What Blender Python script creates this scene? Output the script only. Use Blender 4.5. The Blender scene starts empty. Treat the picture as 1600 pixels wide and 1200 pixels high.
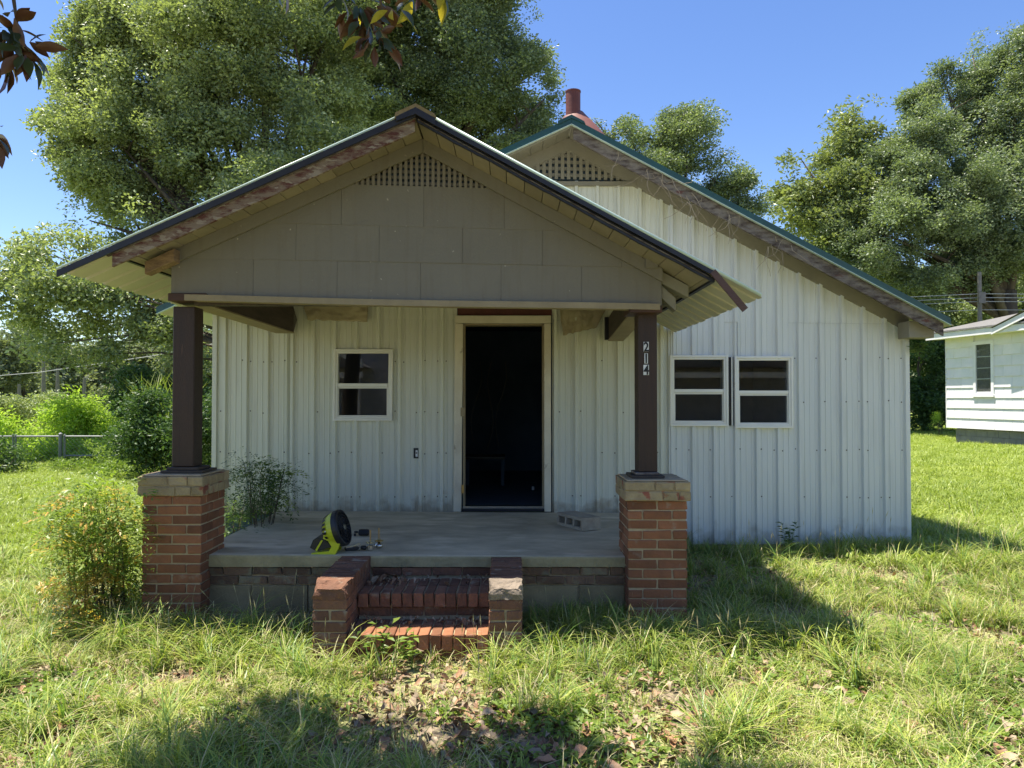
import bpy, math, random
import numpy as np
from mathutils import Vector, Matrix, Euler, noise
R = random.Random(7); NR = np.random.RandomState(7)
scene = bpy.context.scene
C = scene.collection

# ------------------------------------------------------------ camera, sky, sun, exposure
CAMZ = 1.58; FPX = 1140.0; PITCH = math.radians(1.15)
cd = bpy.data.cameras.new('camera'); cam = bpy.data.objects.new('camera', cd); C.objects.link(cam)
cam.location = (0, 0, CAMZ); cam.rotation_euler = (math.radians(90) + PITCH, 0, 0)
cd.sensor_width = 36; cd.lens = FPX / 1600 * 36; cd.clip_end = 2000; cd.clip_start = 0.05
scene.camera = cam
SUN = Vector((-0.30, 0.045, 1.0)).normalized()
elev = math.asin(SUN.z); azim = math.atan2(SUN.x, SUN.y)
world = bpy.data.worlds.new('World'); scene.world = world; world.use_nodes = True
wn = world.node_tree; bg = wn.nodes['Background']
sky = wn.nodes.new('ShaderNodeTexSky'); sky.sky_type = 'NISHITA'; sky.sun_disc = False
sky.sun_elevation = elev; sky.sun_rotation = azim; sky.air_density = 1.0; sky.dust_density = 0.4; sky.ozone_density = 1.6
hs0 = wn.nodes.new('ShaderNodeHueSaturation'); hs0.inputs['Saturation'].default_value = 1.2; hs0.inputs['Hue'].default_value = .511; hs0.inputs['Value'].default_value = .88; wn.links.new(sky.outputs[0], hs0.inputs['Color']); wn.links.new(hs0.outputs[0], bg.inputs['Color']); bg.inputs['Strength'].default_value = 0.115
sl = bpy.data.lights.new('sun', 'SUN'); sl.energy = 5.0; sl.angle = math.radians(0.53); sl.color = (1.0, 0.94, 0.82)
so = bpy.data.objects.new('sun', sl); C.objects.link(so); so.rotation_euler = SUN.to_track_quat('Z', 'Y').to_euler()
so.location = (-6, 2, 20)
scene.view_settings.view_transform = 'Standard'; scene.view_settings.look = 'None'
scene.view_settings.exposure = 1.15; scene.view_settings.gamma = 1.0; scene.view_settings.use_curve_mapping = False
scene.render.engine = 'CYCLES'
scene.cycles.max_bounces = 7; scene.cycles.diffuse_bounces = 4; scene.cycles.transparent_max_bounces = 8
scene.cycles.use_denoising = True

def W(px, py, Y):
    """point at depth Y on the sight line measured at (px, py) of the 1600 px photograph"""
    a, b = (px - 800) / FPX, (600 - py) / FPX
    c, s = math.cos(PITCH), math.sin(PITCH)
    dy, dz = c - b * s, s + b * c
    return Vector((a / dy * Y, Y, CAMZ + dz / dy * Y))

# ------------------------------------------------------------ helpers
WL = {}
def tagp(o, label=None, cat=None, group=None, kind=None):
    if label: o['label'] = label
    if cat: o['category'] = cat
    if group: o['group'] = group
    if kind: o['kind'] = kind
    return o
def thing(name, label, cat, loc, group=None):
    o = bpy.data.objects.new(name, None); C.objects.link(o); o.location = loc; o.empty_display_size = .1
    WL[o] = Vector(loc); return tagp(o, label, cat, group)
class MB:
    def __init__(s): s.v = []; s.f = []
    def add(s, vs, fs):
        n = len(s.v); s.v += [tuple(v) for v in vs]; s.f += [tuple(i + n for i in f) for f in fs]; return s
    def box(s, x0, x1, y0, y1, z0, z1, M=None):
        vs = [Vector(p) for p in ((x0,y0,z0),(x1,y0,z0),(x1,y1,z0),(x0,y1,z0),(x0,y0,z1),(x1,y0,z1),(x1,y1,z1),(x0,y1,z1))]
        if M: vs = [M @ v for v in vs]
        return s.add(vs, [(0,3,2,1),(4,5,6,7),(0,1,5,4),(1,2,6,5),(2,3,7,6),(3,0,4,7)])
    def prism(s, pts, y0, y1):
        """polygon in x,z extruded along y"""
        n = len(pts)
        vs = [(p[0], y0, p[1]) for p in pts] + [(p[0], y1, p[1]) for p in pts]
        fs = [tuple(range(n)), tuple(range(2*n-1, n-1, -1))] + [(i, i+n, (i+1)%n+n, (i+1)%n) for i in range(n)]
        return s.add(vs, fs)
    def tube(s, pts, rad, seg=6, cap=True):
        pts = [Vector(p) for p in pts]; n = len(s.v); rings = []
        for i, p in enumerate(pts):
            d = (pts[min(i+1, len(pts)-1)] - pts[max(i-1, 0)]).normalized()
            u = d.cross(Vector((0.13, 0.2, 1))); u = u.normalized() if u.length > 1e-3 else Vector((1,0,0))
            w = d.cross(u); r = rad[i] if hasattr(rad, '__len__') else rad
            rings.append([p + (u*math.cos(a) + w*math.sin(a))*r for a in [2*math.pi*k/seg for k in range(seg)]])
        vs = [v for r_ in rings for v in r_]; fs = []
        for i in range(len(pts)-1):
            for k in range(seg): fs.append((i*seg+k, i*seg+(k+1)%seg, (i+1)*seg+(k+1)%seg, (i+1)*seg+k))
        if cap: fs += [tuple(range(seg-1,-1,-1)), tuple((len(pts)-1)*seg+k for k in range(seg))]
        return s.add(vs, fs)
    def lathe(s, prof, M=None, seg=20):
        """prof: (radius, height) pairs round local z"""
        vs = []; fs = []
        for r, h in prof:
            for k in range(seg):
                a = 2*math.pi*k/seg; v = Vector((r*math.cos(a), r*math.sin(a), h)); vs.append(M @ v if M else v)
        for i in range(len(prof)-1):
            for k in range(seg): fs.append((i*seg+k, i*seg+(k+1)%seg, (i+1)*seg+(k+1)%seg, (i+1)*seg+k))
        fs += [tuple(range(seg-1,-1,-1)), tuple((len(prof)-1)*seg+k for k in range(seg))]
        return s.add(vs, fs)
    def mesh(s, name, mat, off=Vector((0,0,0)), smooth=False):
        me = bpy.data.meshes.new(name); me.from_pydata([tuple(Vector(v)-off) for v in s.v], [], s.f); me.update()
        if mat: me.materials.append(mat)
        if smooth: me.polygons.foreach_set('use_smooth', [True]*len(me.polygons))
        return me
def build(mb, name, mat, parent=None, origin=None, smooth=False, bevel=0, fix=True):
    """link an MB in world coordinates as one mesh object"""
    base = WL[parent] if parent else Vector((0,0,0))
    org = Vector(origin) if origin is not None else (base if parent else Vector((0,0,0)))
    me = mb.mesh(name, mat, org, smooth)
    if fix:
        import bmesh
        bm = bmesh.new(); bm.from_mesh(me); bmesh.ops.recalc_face_normals(bm, faces=bm.faces)
        if bevel: bmesh.ops.bevel(bm, geom=bm.edges[:], offset=bevel, segments=1, affect='EDGES', clamp_overlap=True)
        bm.to_mesh(me); bm.free()
    o = bpy.data.objects.new(name, me); C.objects.link(o); o.parent = parent
    o.location = org - base; WL[o] = org; return o
def place(me, name, loc, parent=None, rot=(0,0,0), scale=None):
    o = bpy.data.objects.new(name, me); C.objects.link(o); o.parent = parent
    base = WL[parent] if parent else Vector((0,0,0))
    o.location = Vector(loc) - base; o.rotation_euler = rot; WL[o] = Vector(loc)
    if scale: o.scale = scale
    return o
def clip(poly, a, b, c):
    """keep a*x + b*z <= c"""
    out = []
    for i in range(len(poly)):
        p, q = poly[i], poly[(i+1) % len(poly)]
        dp, dq = a*p[0]+b*p[1]-c, a*q[0]+b*q[1]-c
        if dp <= 0: out.append(p)
        if (dp < 0 < dq) or (dq < 0 < dp):
            t = dp/(dp-dq); out.append((p[0]+t*(q[0]-p[0]), p[1]+t*(q[1]-p[1])))
    return out

# ------------------------------------------------------------ materials
def pm(name, col, rough=.6, col2=None, vs=3.0, vamt=.5, bump=0, bs=40, metal=0, stretch=None, rnd=0, spec=.4, spots=None, detail=6, splash=None, streak=None):
    m = bpy.data.materials.new(name); m.use_nodes = True; nt = m.node_tree; N = nt.nodes; L = nt.links
    b = N['Principled BSDF']; b.inputs['Roughness'].default_value = rough; b.inputs['Metallic'].default_value = metal
    b.inputs['Specular IOR Level'].default_value = spec
    tc = N.new('ShaderNodeTexCoord'); mp = N.new('ShaderNodeMapping'); L.new(tc.outputs['Object'], mp.inputs[0])
    if stretch: mp.inputs['Scale'].default_value = stretch
    if rnd:
        oi = N.new('ShaderNodeObjectInfo'); mul = N.new('ShaderNodeMath'); mul.operation = 'MULTIPLY'; mul.inputs[1].default_value = 37
        L.new(oi.outputs['Random'], mul.inputs[0]); cmb = N.new('ShaderNodeCombineXYZ'); L.new(mul.outputs[0], cmb.inputs[0]); L.new(mul.outputs[0], cmb.inputs[1])
        L.new(cmb.outputs[0], mp.inputs['Location'])
    c2 = col2 or tuple(c*.7 for c in col)
    nz = N.new('ShaderNodeTexNoise'); nz.inputs['Scale'].default_value = vs; nz.inputs['Detail'].default_value = detail; nz.inputs['Roughness'].default_value = .65
    L.new(mp.outputs[0], nz.inputs['Vector'])
    cr = N.new('ShaderNodeValToRGB'); cr.color_ramp.elements[0].position = .5-.25*vamt-.05; cr.color_ramp.elements[1].position = .5+.25*vamt-.05+.05
    cr.color_ramp.elements[0].color = (*c2, 1); cr.color_ramp.elements[1].color = (*col, 1)
    L.new(nz.outputs['Fac'], cr.inputs[0]); out = cr.outputs[0]
    if spots:
        sc, thr, sw, scol = spots
        n2 = N.new('ShaderNodeTexNoise'); n2.inputs['Scale'].default_value = sc; n2.inputs['Detail'].default_value = 5; L.new(mp.outputs[0], n2.inputs['Vector'])
        r2 = N.new('ShaderNodeValToRGB'); r2.color_ramp.elements[0].position = thr; r2.color_ramp.elements[1].position = thr+sw
        L.new(n2.outputs['Fac'], r2.inputs[0]); mx = N.new('ShaderNodeMixRGB'); L.new(r2.outputs[0], mx.inputs[0]); L.new(out, mx.inputs[1]); mx.inputs[2].default_value = (*scol, 1)
        out = mx.outputs[0]
    if splash:      # mud splashed up from the foot of the wall, ragged upper edge
        z0_, z1_, scol_ = splash
        sp = N.new('ShaderNodeSeparateXYZ'); L.new(tc.outputs['Object'], sp.inputs[0]); n3 = N.new('ShaderNodeTexNoise'); n3.inputs['Scale'].default_value = 9; n3.inputs['Detail'].default_value = 8; L.new(tc.outputs['Object'], n3.inputs['Vector'])
        ad = N.new('ShaderNodeMath'); ad.operation = 'MULTIPLY_ADD'; ad.inputs[1].default_value = .5; L.new(n3.outputs['Fac'], ad.inputs[0]); L.new(sp.outputs['Z'], ad.inputs[2])
        mr3 = N.new('ShaderNodeMapRange'); mr3.inputs['From Min'].default_value = z0_+.25; mr3.inputs['From Max'].default_value = z1_+.25; mr3.inputs['To Min'].default_value = .75; mr3.inputs['To Max'].default_value = 0; L.new(ad.outputs[0], mr3.inputs['Value'])
        m3 = N.new('ShaderNodeMixRGB'); L.new(mr3.outputs[0], m3.inputs[0]); L.new(out, m3.inputs[1]); m3.inputs[2].default_value = (*scol_, 1); out = m3.outputs[0]
    if streak:      # rain streaks and grime running down
        mp4 = N.new('ShaderNodeMapping'); mp4.inputs['Scale'].default_value = (9, 9, .7); L.new(tc.outputs['Object'], mp4.inputs[0]); n4 = N.new('ShaderNodeTexNoise'); n4.inputs['Scale'].default_value = 2.5; n4.inputs['Detail'].default_value = 6; L.new(mp4.outputs[0], n4.inputs['Vector'])
        r4 = N.new('ShaderNodeValToRGB'); r4.color_ramp.elements[0].position = .52; r4.color_ramp.elements[1].position = .75; r4.color_ramp.elements[1].color = (streak[0],)*3+(1,); L.new(n4.outputs['Fac'], r4.inputs[0])
        m4 = N.new('ShaderNodeMixRGB'); L.new(r4.outputs[0], m4.inputs[0]); L.new(out, m4.inputs[1]); m4.inputs[2].default_value = (*streak[1], 1); out = m4.outputs[0]
    if rnd:
        hs = N.new('ShaderNodeHueSaturation'); mr = N.new('ShaderNodeMapRange'); mr.inputs['To Min'].default_value = 1-rnd; mr.inputs['To Max'].default_value = 1+rnd
        L.new(oi.outputs['Random'], mr.inputs['Value']); L.new(mr.outputs[0], hs.inputs['Value']); L.new(out, hs.inputs['Color']); out = hs.outputs[0]
    L.new(out, b.inputs['Base Color'])
    if bump:
        bn = N.new('ShaderNodeTexNoise'); bn.inputs['Scale'].default_value = bs; bn.inputs['Detail'].default_value = 5; L.new(mp.outputs[0], bn.inputs['Vector'])
        bp = N.new('ShaderNodeBump'); bp.inputs['Strength'].default_value = bump; bp.inputs['Distance'].default_value = .01; L.new(bn.outputs['Fac'], bp.inputs['Height']); L.new(bp.outputs[0], b.inputs['Normal'])
    return m
def leafmat(name, c1, c2, trans=.35, tcol=None, rough=.5, big=(.35, .5), spec=.3, back=None):
    """leaf: per-leaf hue from the 'rnd' attribute and clump-to-clump variation over the tree"""
    m = bpy.data.materials.new(name); m.use_nodes = True; nt = m.node_tree; N = nt.nodes; L = nt.links
    b = N['Principled BSDF']; b.inputs['Roughness'].default_value = rough; b.inputs['Specular IOR Level'].default_value = spec
    at = N.new('ShaderNodeAttribute'); at.attribute_name = 'rnd'
    oi = N.new('ShaderNodeObjectInfo')
    ge = N.new('ShaderNodeNewGeometry'); nz = N.new('ShaderNodeTexNoise'); nz.inputs['Scale'].default_value = big[0]; nz.inputs['Detail'].default_value = 3
    L.new(ge.outputs['Position'], nz.inputs['Vector'])
    a1 = N.new('ShaderNodeMath'); a1.operation = 'MULTIPLY_ADD'; a1.inputs[1].default_value = .5; L.new(at.outputs['Fac'], a1.inputs[0])
    a2 = N.new('ShaderNodeMath'); a2.operation = 'MULTIPLY_ADD'; a2.inputs[1].default_value = .25; L.new(oi.outputs['Random'], a2.inputs[0]); a2.inputs[2].default_value = -.25
    L.new(a2.outputs[0], a1.inputs[2])
    a3 = N.new('ShaderNodeMath'); a3.operation = 'MULTIPLY_ADD'; a3.inputs[1].default_value = big[1]*2; L.new(nz.outputs['Fac'], a3.inputs[0]); L.new(a1.outputs[0], a3.inputs[2]); a3.use_clamp = True
    mx = N.new('ShaderNodeMixRGB'); mx.inputs[1].default_value = (*c1, 1); mx.inputs[2].default_value = (*c2, 1); L.new(a3.outputs[0], mx.inputs[0])
    o = mx.outputs[0]
    if back:
        bm_ = N.new('ShaderNodeMixRGB'); L.new(ge.outputs['Backfacing'], bm_.inputs[0]); L.new(o, bm_.inputs[1]); bm_.inputs[2].default_value = (*back, 1); o = bm_.outputs[0]
    L.new(o, b.inputs['Base Color'])
    tr = N.new('ShaderNodeBsdfTranslucent'); hs = N.new('ShaderNodeMixRGB'); hs.blend_type = 'MULTIPLY'; hs.inputs[0].default_value = 1
    L.new(mx.outputs[0], hs.inputs[1]); hs.inputs[2].default_value = (*(tcol or (1.6, 1.7, .7)), 1); L.new(hs.outputs[0], tr.inputs[0])
    ms = N.new('ShaderNodeMixShader'); ms.inputs[0].default_value = trans; L.new(b.outputs[0], ms.inputs[1]); L.new(tr.outputs[0], ms.inputs[2])
    L.new(ms.outputs[0], N['Material Output'].inputs['Surface']); return m

M = {}
M['brick'] = pm('brick red', (.29,.115,.052), .88, (.18,.08,.04), 9, .8, .6, 60, rnd=.32, spots=(14,.62,.12,(.27,.17,.11)))
M['brickdirty'] = pm('dirty foundation brick', (.22,.125,.07), .92, (.11,.075,.045), 8, .8, .8, 55, rnd=.25, spots=(8,.5,.1,(.20,.17,.10)))
M['brickmoss'] = pm('brick smeared with mortar', (.38,.30,.165), .9, (.24,.175,.10), 10, .8, .8, 50, rnd=.2, spots=(9,.56,.06,(.27,.09,.055)))
M['brickold'] = pm('worn brick', (.235,.11,.062), .9, (.12,.064,.042), 12, .8, .9, 55, rnd=.3, spots=(11,.6,.1,(.28,.22,.16)))
M['mortar'] = pm('mortar', (.50,.39,.24), .95, (.32,.25,.155), 12, .8, .8, 70)
M['mortarlight'] = pm('crumbled mortar', (.30,.24,.18), .95, (.14,.11,.08), 16, .7, 1, 60)
M['concrete'] = pm('porch concrete', (.62,.52,.345), .85, (.33,.275,.18), 2.2, .6, .35, 60, stretch=(.8,1.6,1), spots=(3.2,.55,.15,(.68,.58,.40)))
M['concedge'] = pm('slab edge concrete', (.42,.35,.19), .9, (.22,.19,.10), 5, .8, .8, 45)
M['block'] = pm('concrete block', (.34,.27,.14), .92, (.20,.16,.085), 5, .8, .7, 90, rnd=.12)
M['cinder'] = pm('grey cinder block', (.44,.38,.28), .95, (.28,.24,.18), 14, .7, .9, 120)
M['metalwall'] = pm('cream steel siding', (.66,.67,.56), .33, (.59,.60,.50), 1.2, .9, .35, 2.2, stretch=(1,1,.35), rnd=.02, spec=.5, splash=(.48,.62,(.33,.27,.18)), streak=(.3,(.42,.40,.31)), spots=(2.6,.66,.4,(.54,.53,.41)))
M['metalwall2'] = pm('white steel siding', (.67,.69,.645), .33, (.61,.63,.59), 1.2, .9, .35, 2.2, stretch=(1,1,.3), rnd=.02, spec=.5, splash=(.12,.34,(.30,.27,.19)), streak=(.25,(.42,.43,.38)), spots=(2.4,.68,.4,(.53,.55,.50)))
M['roofunder'] = pm('pale roof sheet', (.55,.53,.42), .5, (.46,.44,.34), 2, .6)
M['rooftop'] = pm('mint edge metal', (.50,.62,.55), .35, (.38,.5,.44), 3, .6, spec=.6)
M['green'] = pm('dark green metal', (.011,.060,.050), .4, (.009,.045,.04), 4, .6, spec=.6)
M['navy'] = pm('dark rake trim', (.022,.023,.032), .5, (.014,.014,.02), 6, .6)
M['taupe'] = pm('taupe painted board', (.195,.178,.135), .7, (.170,.155,.118), 1.6, .7, .25, 60, rnd=.012, streak=(.5,(.155,.13,.09)), spots=(22,.72,.03,(.42,.38,.30)))
M['soffit'] = pm('tan soffit board', (.29,.25,.175), .75, (.215,.185,.13), 4, .8, .3, 40, rnd=.13)
M['lattice'] = pm('taupe lattice', (.21,.188,.145), .7, (.18,.16,.122), 6, .6)
M['graytrim'] = pm('grey green trim', (.25,.235,.18), .7, (.20,.19,.145), 4, .7, .2, 40)
M['peel'] = pm('peeling red paint board', (.22,.165,.12), .85, (.105,.036,.03), 9, .2, .9, 60, stretch=(1,1,3), spots=(13,.56,.04,(.30,.25,.19)))
M['oldwood'] = pm('weathered fascia', (.20,.175,.15), .88, (.060,.042,.036), 8, .35, .9, 60, stretch=(1,1,3), spots=(6,.64,.06,(.12,.055,.045)))
M['darkwood'] = pm('dark stained post', (.048,.024,.014), .55, (.028,.016,.011), 5, .8, .5, 60, stretch=(6,6,.5), spots=(9,.66,.1,(.09,.045,.028)))
M['brownwood'] = pm('brown painted wood', (.075,.035,.024), .6, (.05,.024,.018), 5, .7, .4, 50, stretch=(.6,.6,4))
M['beamwood'] = pm('dark old beam', (.09,.068,.05), .8, (.045,.035,.027), 5, .7, .5, 60, stretch=(4,.5,4))
M['tanwood'] = pm('tan painted wood', (.32,.26,.155), .75, (.23,.185,.11), 5, .8, .3, 60)
M['rawwood'] = pm('raw end wood', (.30,.20,.11), .85, (.14,.09,.055), 8, .5, .7, 60, stretch=(1,1,4))
M['cream'] = pm('cream door trim', (.70,.65,.50), .6, (.52,.46,.34), 3, .7, .3, 50, spots=(9,.66,.1,(.22,.16,.10)))
M['vinyl'] = pm('white vinyl', (.78,.77,.68), .35, (.70,.69,.61), 3, .6)
M['redhead'] = pm('red brown header', (.12,.038,.028), .7, (.075,.026,.02), 7, .6)
M['cloth'] = pm('house wrap', (.45,.39,.26), .9, (.33,.28,.18), 5, .7, .5, 50)
M['black'] = pm('matt black', (.012,.012,.013), .5)
M['blackplastic'] = pm('black plastic', (.022,.023,.026), .42)
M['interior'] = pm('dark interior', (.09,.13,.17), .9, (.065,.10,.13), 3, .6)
M['intlight'] = pm('interior clutter', (.12,.11,.09), .9)
M['yellow'] = pm('lime plastic', (.50,.54,.02), .35, (.46,.50,.018), 4, .4, spec=.5)
M['steel'] = pm('brushed steel', (.55,.54,.5), .25, (.45,.44,.41), 8, .5, metal=1)
M['brass'] = pm('brass', (.5,.38,.17), .3, metal=1)
M['white'] = pm('white plate', (.75,.75,.72), .5)
M['pipe'] = pm('rusty red pipe', (.17,.05,.036), .6, (.11,.033,.026), 7, .6, .3, 40)
M['flash'] = pm('red flashing', (.20,.075,.055), .6, (.15,.055,.042), 5, .6)
M['neigh'] = pm('white shingle siding', (.80,.76,.79), .7, (.66,.67,.66), 2, .7, .2, 30, rnd=.03)
M['neighbase'] = pm('grey block foundation', (.20,.205,.215), .9, (.15,.155,.16), 5, .6, .4, 40)
M['shingle'] = pm('grey shingles', (.20,.19,.18), .9, (.13,.125,.12), 14, .6, .6, 60)
M['gardenpost'] = pm('galvanised steel', (.22,.23,.22), .5, (.15,.155,.15), 6, .6, metal=.4)
M['bark'] = pm('bark', (.12,.095,.07), .95, (.055,.042,.032), 6, .7, 1, 18, stretch=(1,1,.25))
M['pole'] = pm('pole wood', (.17,.16,.145), .9, (.12,.11,.10), 5, .6)
M['vine'] = pm('dead vine', (.36,.31,.24), .9, (.2,.16,.12), 9, .6)
M['wire'] = pm('cable', (.32,.33,.34), .5)
M['deadleaf'] = pm('dry leaf', (.34,.19,.10), .6, (.18,.095,.05), 12, .8, .4, 30, rnd=.35)
M['deadpale'] = pm('bleached leaf', (.38,.29,.19), .7, (.22,.16,.10), 12, .8, .4, 30, rnd=.3)
M['mossbrick'] = pm('mossy ridge', (.26,.20,.10), .95, (.15,.11,.05), 8, .7, .6, 40)
# leaves
M['oakleaf'] = leafmat('oak leaf', (.06,.10,.055), (.44,.49,.23), .28, rough=.44, big=(.42,.42), spec=.5)
M['oakdark'] = leafmat('dark oak leaf', (.045,.078,.055), (.31,.37,.19), .26, spec=.55, rough=.44, big=(.42,.4))
M['magleaf2'] = leafmat('broad leaf', (.055,.09,.045), (.38,.42,.17), .25, rough=.33, big=(.5,.4))
M['farleaf'] = leafmat('hazed far wood leaf', (.12,.15,.10), (.25,.28,.17), .3, rough=.6, big=(.15,.45))  # leaf tones lightened to stand in for distance haze
M['limeleaf'] = leafmat('lime leaf', (.20,.32,.05), (.40,.50,.10), .45, rough=.5, big=(.6,.4))
M['shrubleaf'] = leafmat('shrub leaf', (.035,.08,.028), (.10,.16,.05), .3, rough=.45, big=(1.0,.4))
M['nandina'] = leafmat('nandina leaf', (.085,.155,.03), (.29,.37,.08), .4, rough=.4, big=(2.0,.4))
M['nandred'] = leafmat('new nandina leaf', (.52,.24,.08), (.50,.44,.10), .4, rough=.4, big=(2.0,.4))
M['magnolia'] = leafmat('magnolia leaf', (.030,.05,.02), (.06,.08,.025), .08, tcol=(2.2,1.6,.4), rough=.35, big=(2.0,.3), spec=.4, back=(.10,.042,.024))
M['magyellow'] = leafmat('yellow magnolia leaf', (.30,.28,.04), (.42,.36,.05), .5, tcol=(1.4,1.3,.6), rough=.35, big=(2.0,.3))
M['grass'] = leafmat('grass blade', (.15,.225,.035), (.46,.50,.11), .30, tcol=(1.3,1.4,.7), rough=.45, big=(.9,.45), spec=.35)
M['grassdeep'] = leafmat('deep grass blade', (.07,.15,.03), (.22,.34,.07), .28, tcol=(1.3,1.45,.7), rough=.38, big=(.9,.4), spec=.4)
M['straw'] = leafmat('dry grass blade', (.48,.42,.22), (.62,.56,.32), .35, tcol=(1.2,1.2,.9), rough=.6, big=(1.5,.4))
M['lawn'] = leafmat('lawn blade', (.16,.235,.04), (.36,.42,.09), .34, tcol=(1.3,1.4,.6), rough=.45, big=(.35,.45), spec=.35)

def glassmat():
    m = bpy.data.materials.new('window glass'); m.use_nodes = True; nt = m.node_tree; N = nt.nodes; L = nt.links; N.remove(N['Principled BSDF'])
    t = N.new('ShaderNodeBsdfTransparent'); t.inputs[0].default_value = (.88,.9,.9,1); g = N.new('ShaderNodeBsdfGlossy'); g.inputs['Roughness'].default_value = .015
    f = N.new('ShaderNodeFresnel'); f.inputs[0].default_value = 1.85; x = N.new('ShaderNodeMixShader')
    ge = N.new('ShaderNodeNewGeometry'); iv = N.new('ShaderNodeMath'); iv.operation = 'SUBTRACT'; iv.inputs[0].default_value = 1; L.new(ge.outputs['Backfacing'], iv.inputs[1]); ml = N.new('ShaderNodeMath'); ml.operation = 'MULTIPLY'; L.new(f.outputs[0], ml.inputs[0]); L.new(iv.outputs[0], ml.inputs[1])
    L.new(ml.outputs[0], x.inputs[0]); L.new(t.outputs[0], x.inputs[1]); L.new(g.outputs[0], x.inputs[2]); L.new(x.outputs[0], N['Material Output'].inputs['Surface']); return m
M['glass'] = glassmat()

def groundmat():
    m = bpy.data.materials.new('ground'); m.use_nodes = True; nt = m.node_tree; N = nt.nodes; L = nt.links; b = N['Principled BSDF']
    b.inputs['Roughness'].default_value = .95
    ge = N.new('ShaderNodeNewGeometry')
    def nz(sc, det=6):
        n = N.new('ShaderNodeTexNoise'); n.inputs['Scale'].default_value = sc; n.inputs['Detail'].default_value = det; L.new(ge.outputs['Position'], n.inputs['Vector']); return n
    def ramp(n, p0, c0, p1, c1):
        r = N.new('ShaderNodeValToRGB'); r.color_ramp.elements[0].position = p0; r.color_ramp.elements[1].position = p1
        r.color_ramp.elements[0].color = (*c0, 1); r.color_ramp.elements[1].color = (*c1, 1); L.new(n.outputs['Fac'], r.inputs[0]); return r
    soil = ramp(nz(34), .35, (.09,.07,.045), .65, (.34,.26,.17)); thatch = ramp(nz(60), .35, (.14,.16,.05), .65, (.44,.42,.18)); lawn = ramp(nz(7), .35, (.17,.22,.045), .7, (.33,.36,.08))
    k = ramp(nz(1.6), .46, (0,0,0), .56, (1,1,1)); mx = N.new('ShaderNodeMixRGB'); L.new(k.outputs[0], mx.inputs[0]); L.new(soil.outputs[0], mx.inputs[1]); L.new(thatch.outputs[0], mx.inputs[2])
    sp = N.new('ShaderNodeSeparateXYZ'); L.new(ge.outputs['Position'], sp.inputs[0]); mr = N.new('ShaderNodeMapRange'); mr.inputs['From Min'].default_value = 6; mr.inputs['From Max'].default_value = 9; L.new(sp.outputs['Y'], mr.inputs['Value'])
    m2 = N.new('ShaderNodeMixRGB'); L.new(mr.outputs[0], m2.inputs[0]); L.new(mx.outputs[0], m2.inputs[1]); L.new(lawn.outputs[0], m2.inputs[2]); L.new(m2.outputs[0], b.inputs['Base Color'])
    bn = nz(28); bp = N.new('ShaderNodeBump'); bp.inputs['Strength'].default_value = .9; bp.inputs['Distance'].default_value = .03; L.new(bn.outputs['Fac'], bp.inputs['Height']); L.new(bp.outputs[0], b.inputs['Normal'])
    return m
M['ground'] = groundmat()

# ------------------------------------------------------------ ground
def sm(t): t = max(0., min(1., t)); return t*t*(3-2*t)
def hg(x, y):
    z = .10*sm((y-4.6)/2.2)*sm((x+.6)/2) + .10*sm((y-8)/5)
    z += .02*noise.noise(Vector((x*.9, y*.9, 0))) + .012*noise.noise(Vector((x*3, y*3, 4)))
    return z
def axis(lo, hi, flo, fhi, step):
    a = list(np.arange(flo, fhi, step)); s = step; p = fhi
    while p < hi: a.append(p); s *= 1.22; p += s
    a.append(hi); s = step; p = flo
    while p > lo: s *= 1.22; p -= s; a.insert(0, max(p, lo))
    return sorted(set(round(float(v), 4) for v in a))
xs = axis(-600, 600, -6, 8, .10); ys = axis(-60, 900, .5, 10, .10)
gv = [(x, y, hg(x, y)) for y in ys for x in xs]; nx = len(xs)
gf = [(j*nx+i, j*nx+i+1, (j+1)*nx+i+1, (j+1)*nx+i) for j in range(len(ys)-1) for i in range(nx-1)]
gm = bpy.data.meshes.new('ground'); gm.from_pydata(gv, [], gf); gm.materials.append(M['ground']); gm.polygons.foreach_set('use_smooth', [True]*len(gf))
ground = bpy.data.objects.new('ground', gm); C.objects.link(ground); WL[ground] = Vector((0,0,0)); tagp(ground, kind='structure')

# ------------------------------------------------------------ bricks
def brick_mesh(name, lx, ly, lz, mat, rough=.0022, seed=0):
    import bmesh
    me = bpy.data.meshes.new(name); bm = bmesh.new(); bmesh.ops.create_cube(bm, size=1)
    for v in bm.verts: v.co = Vector((v.co.x*lx, v.co.y*ly, v.co.z*lz))
    bmesh.ops.bevel(bm, geom=bm.edges[:], offset=.004, segments=1, affect='EDGES')
    r = random.Random(seed)
    for v in bm.verts: v.co += Vector((r.uniform(-1,1), r.uniform(-1,1), r.uniform(-1,1)))*rough
    bm.to_mesh(me); bm.free(); me.materials.append(mat); return me
_bc = {}
def brick(parent, x0, x1, y0, y1, z0, z1, mat='brick', rough=.0032, jit=.0022, name='brick'):
    """brick filling the given box, inset by the joint"""
    key = (round(x1-x0, 3), round(y1-y0, 3), round(z1-z0, 3), mat, R.randrange(3), rough)
    if key not in _bc: _bc[key] = brick_mesh(name, x1-x0, y1-y0, z1-z0, M[mat], rough, len(_bc))
    j = jit
    return place(_bc[key], name, ((x0+x1)/2+R.uniform(-j,j), (y0+y1)/2+R.uniform(-j,j), (z0+z1)/2+R.uniform(-j,j)*.4), parent,
                 (R.uniform(-j,j)*2, R.uniform(-j,j)*2, R.uniform(-j,j)*3))
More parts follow.
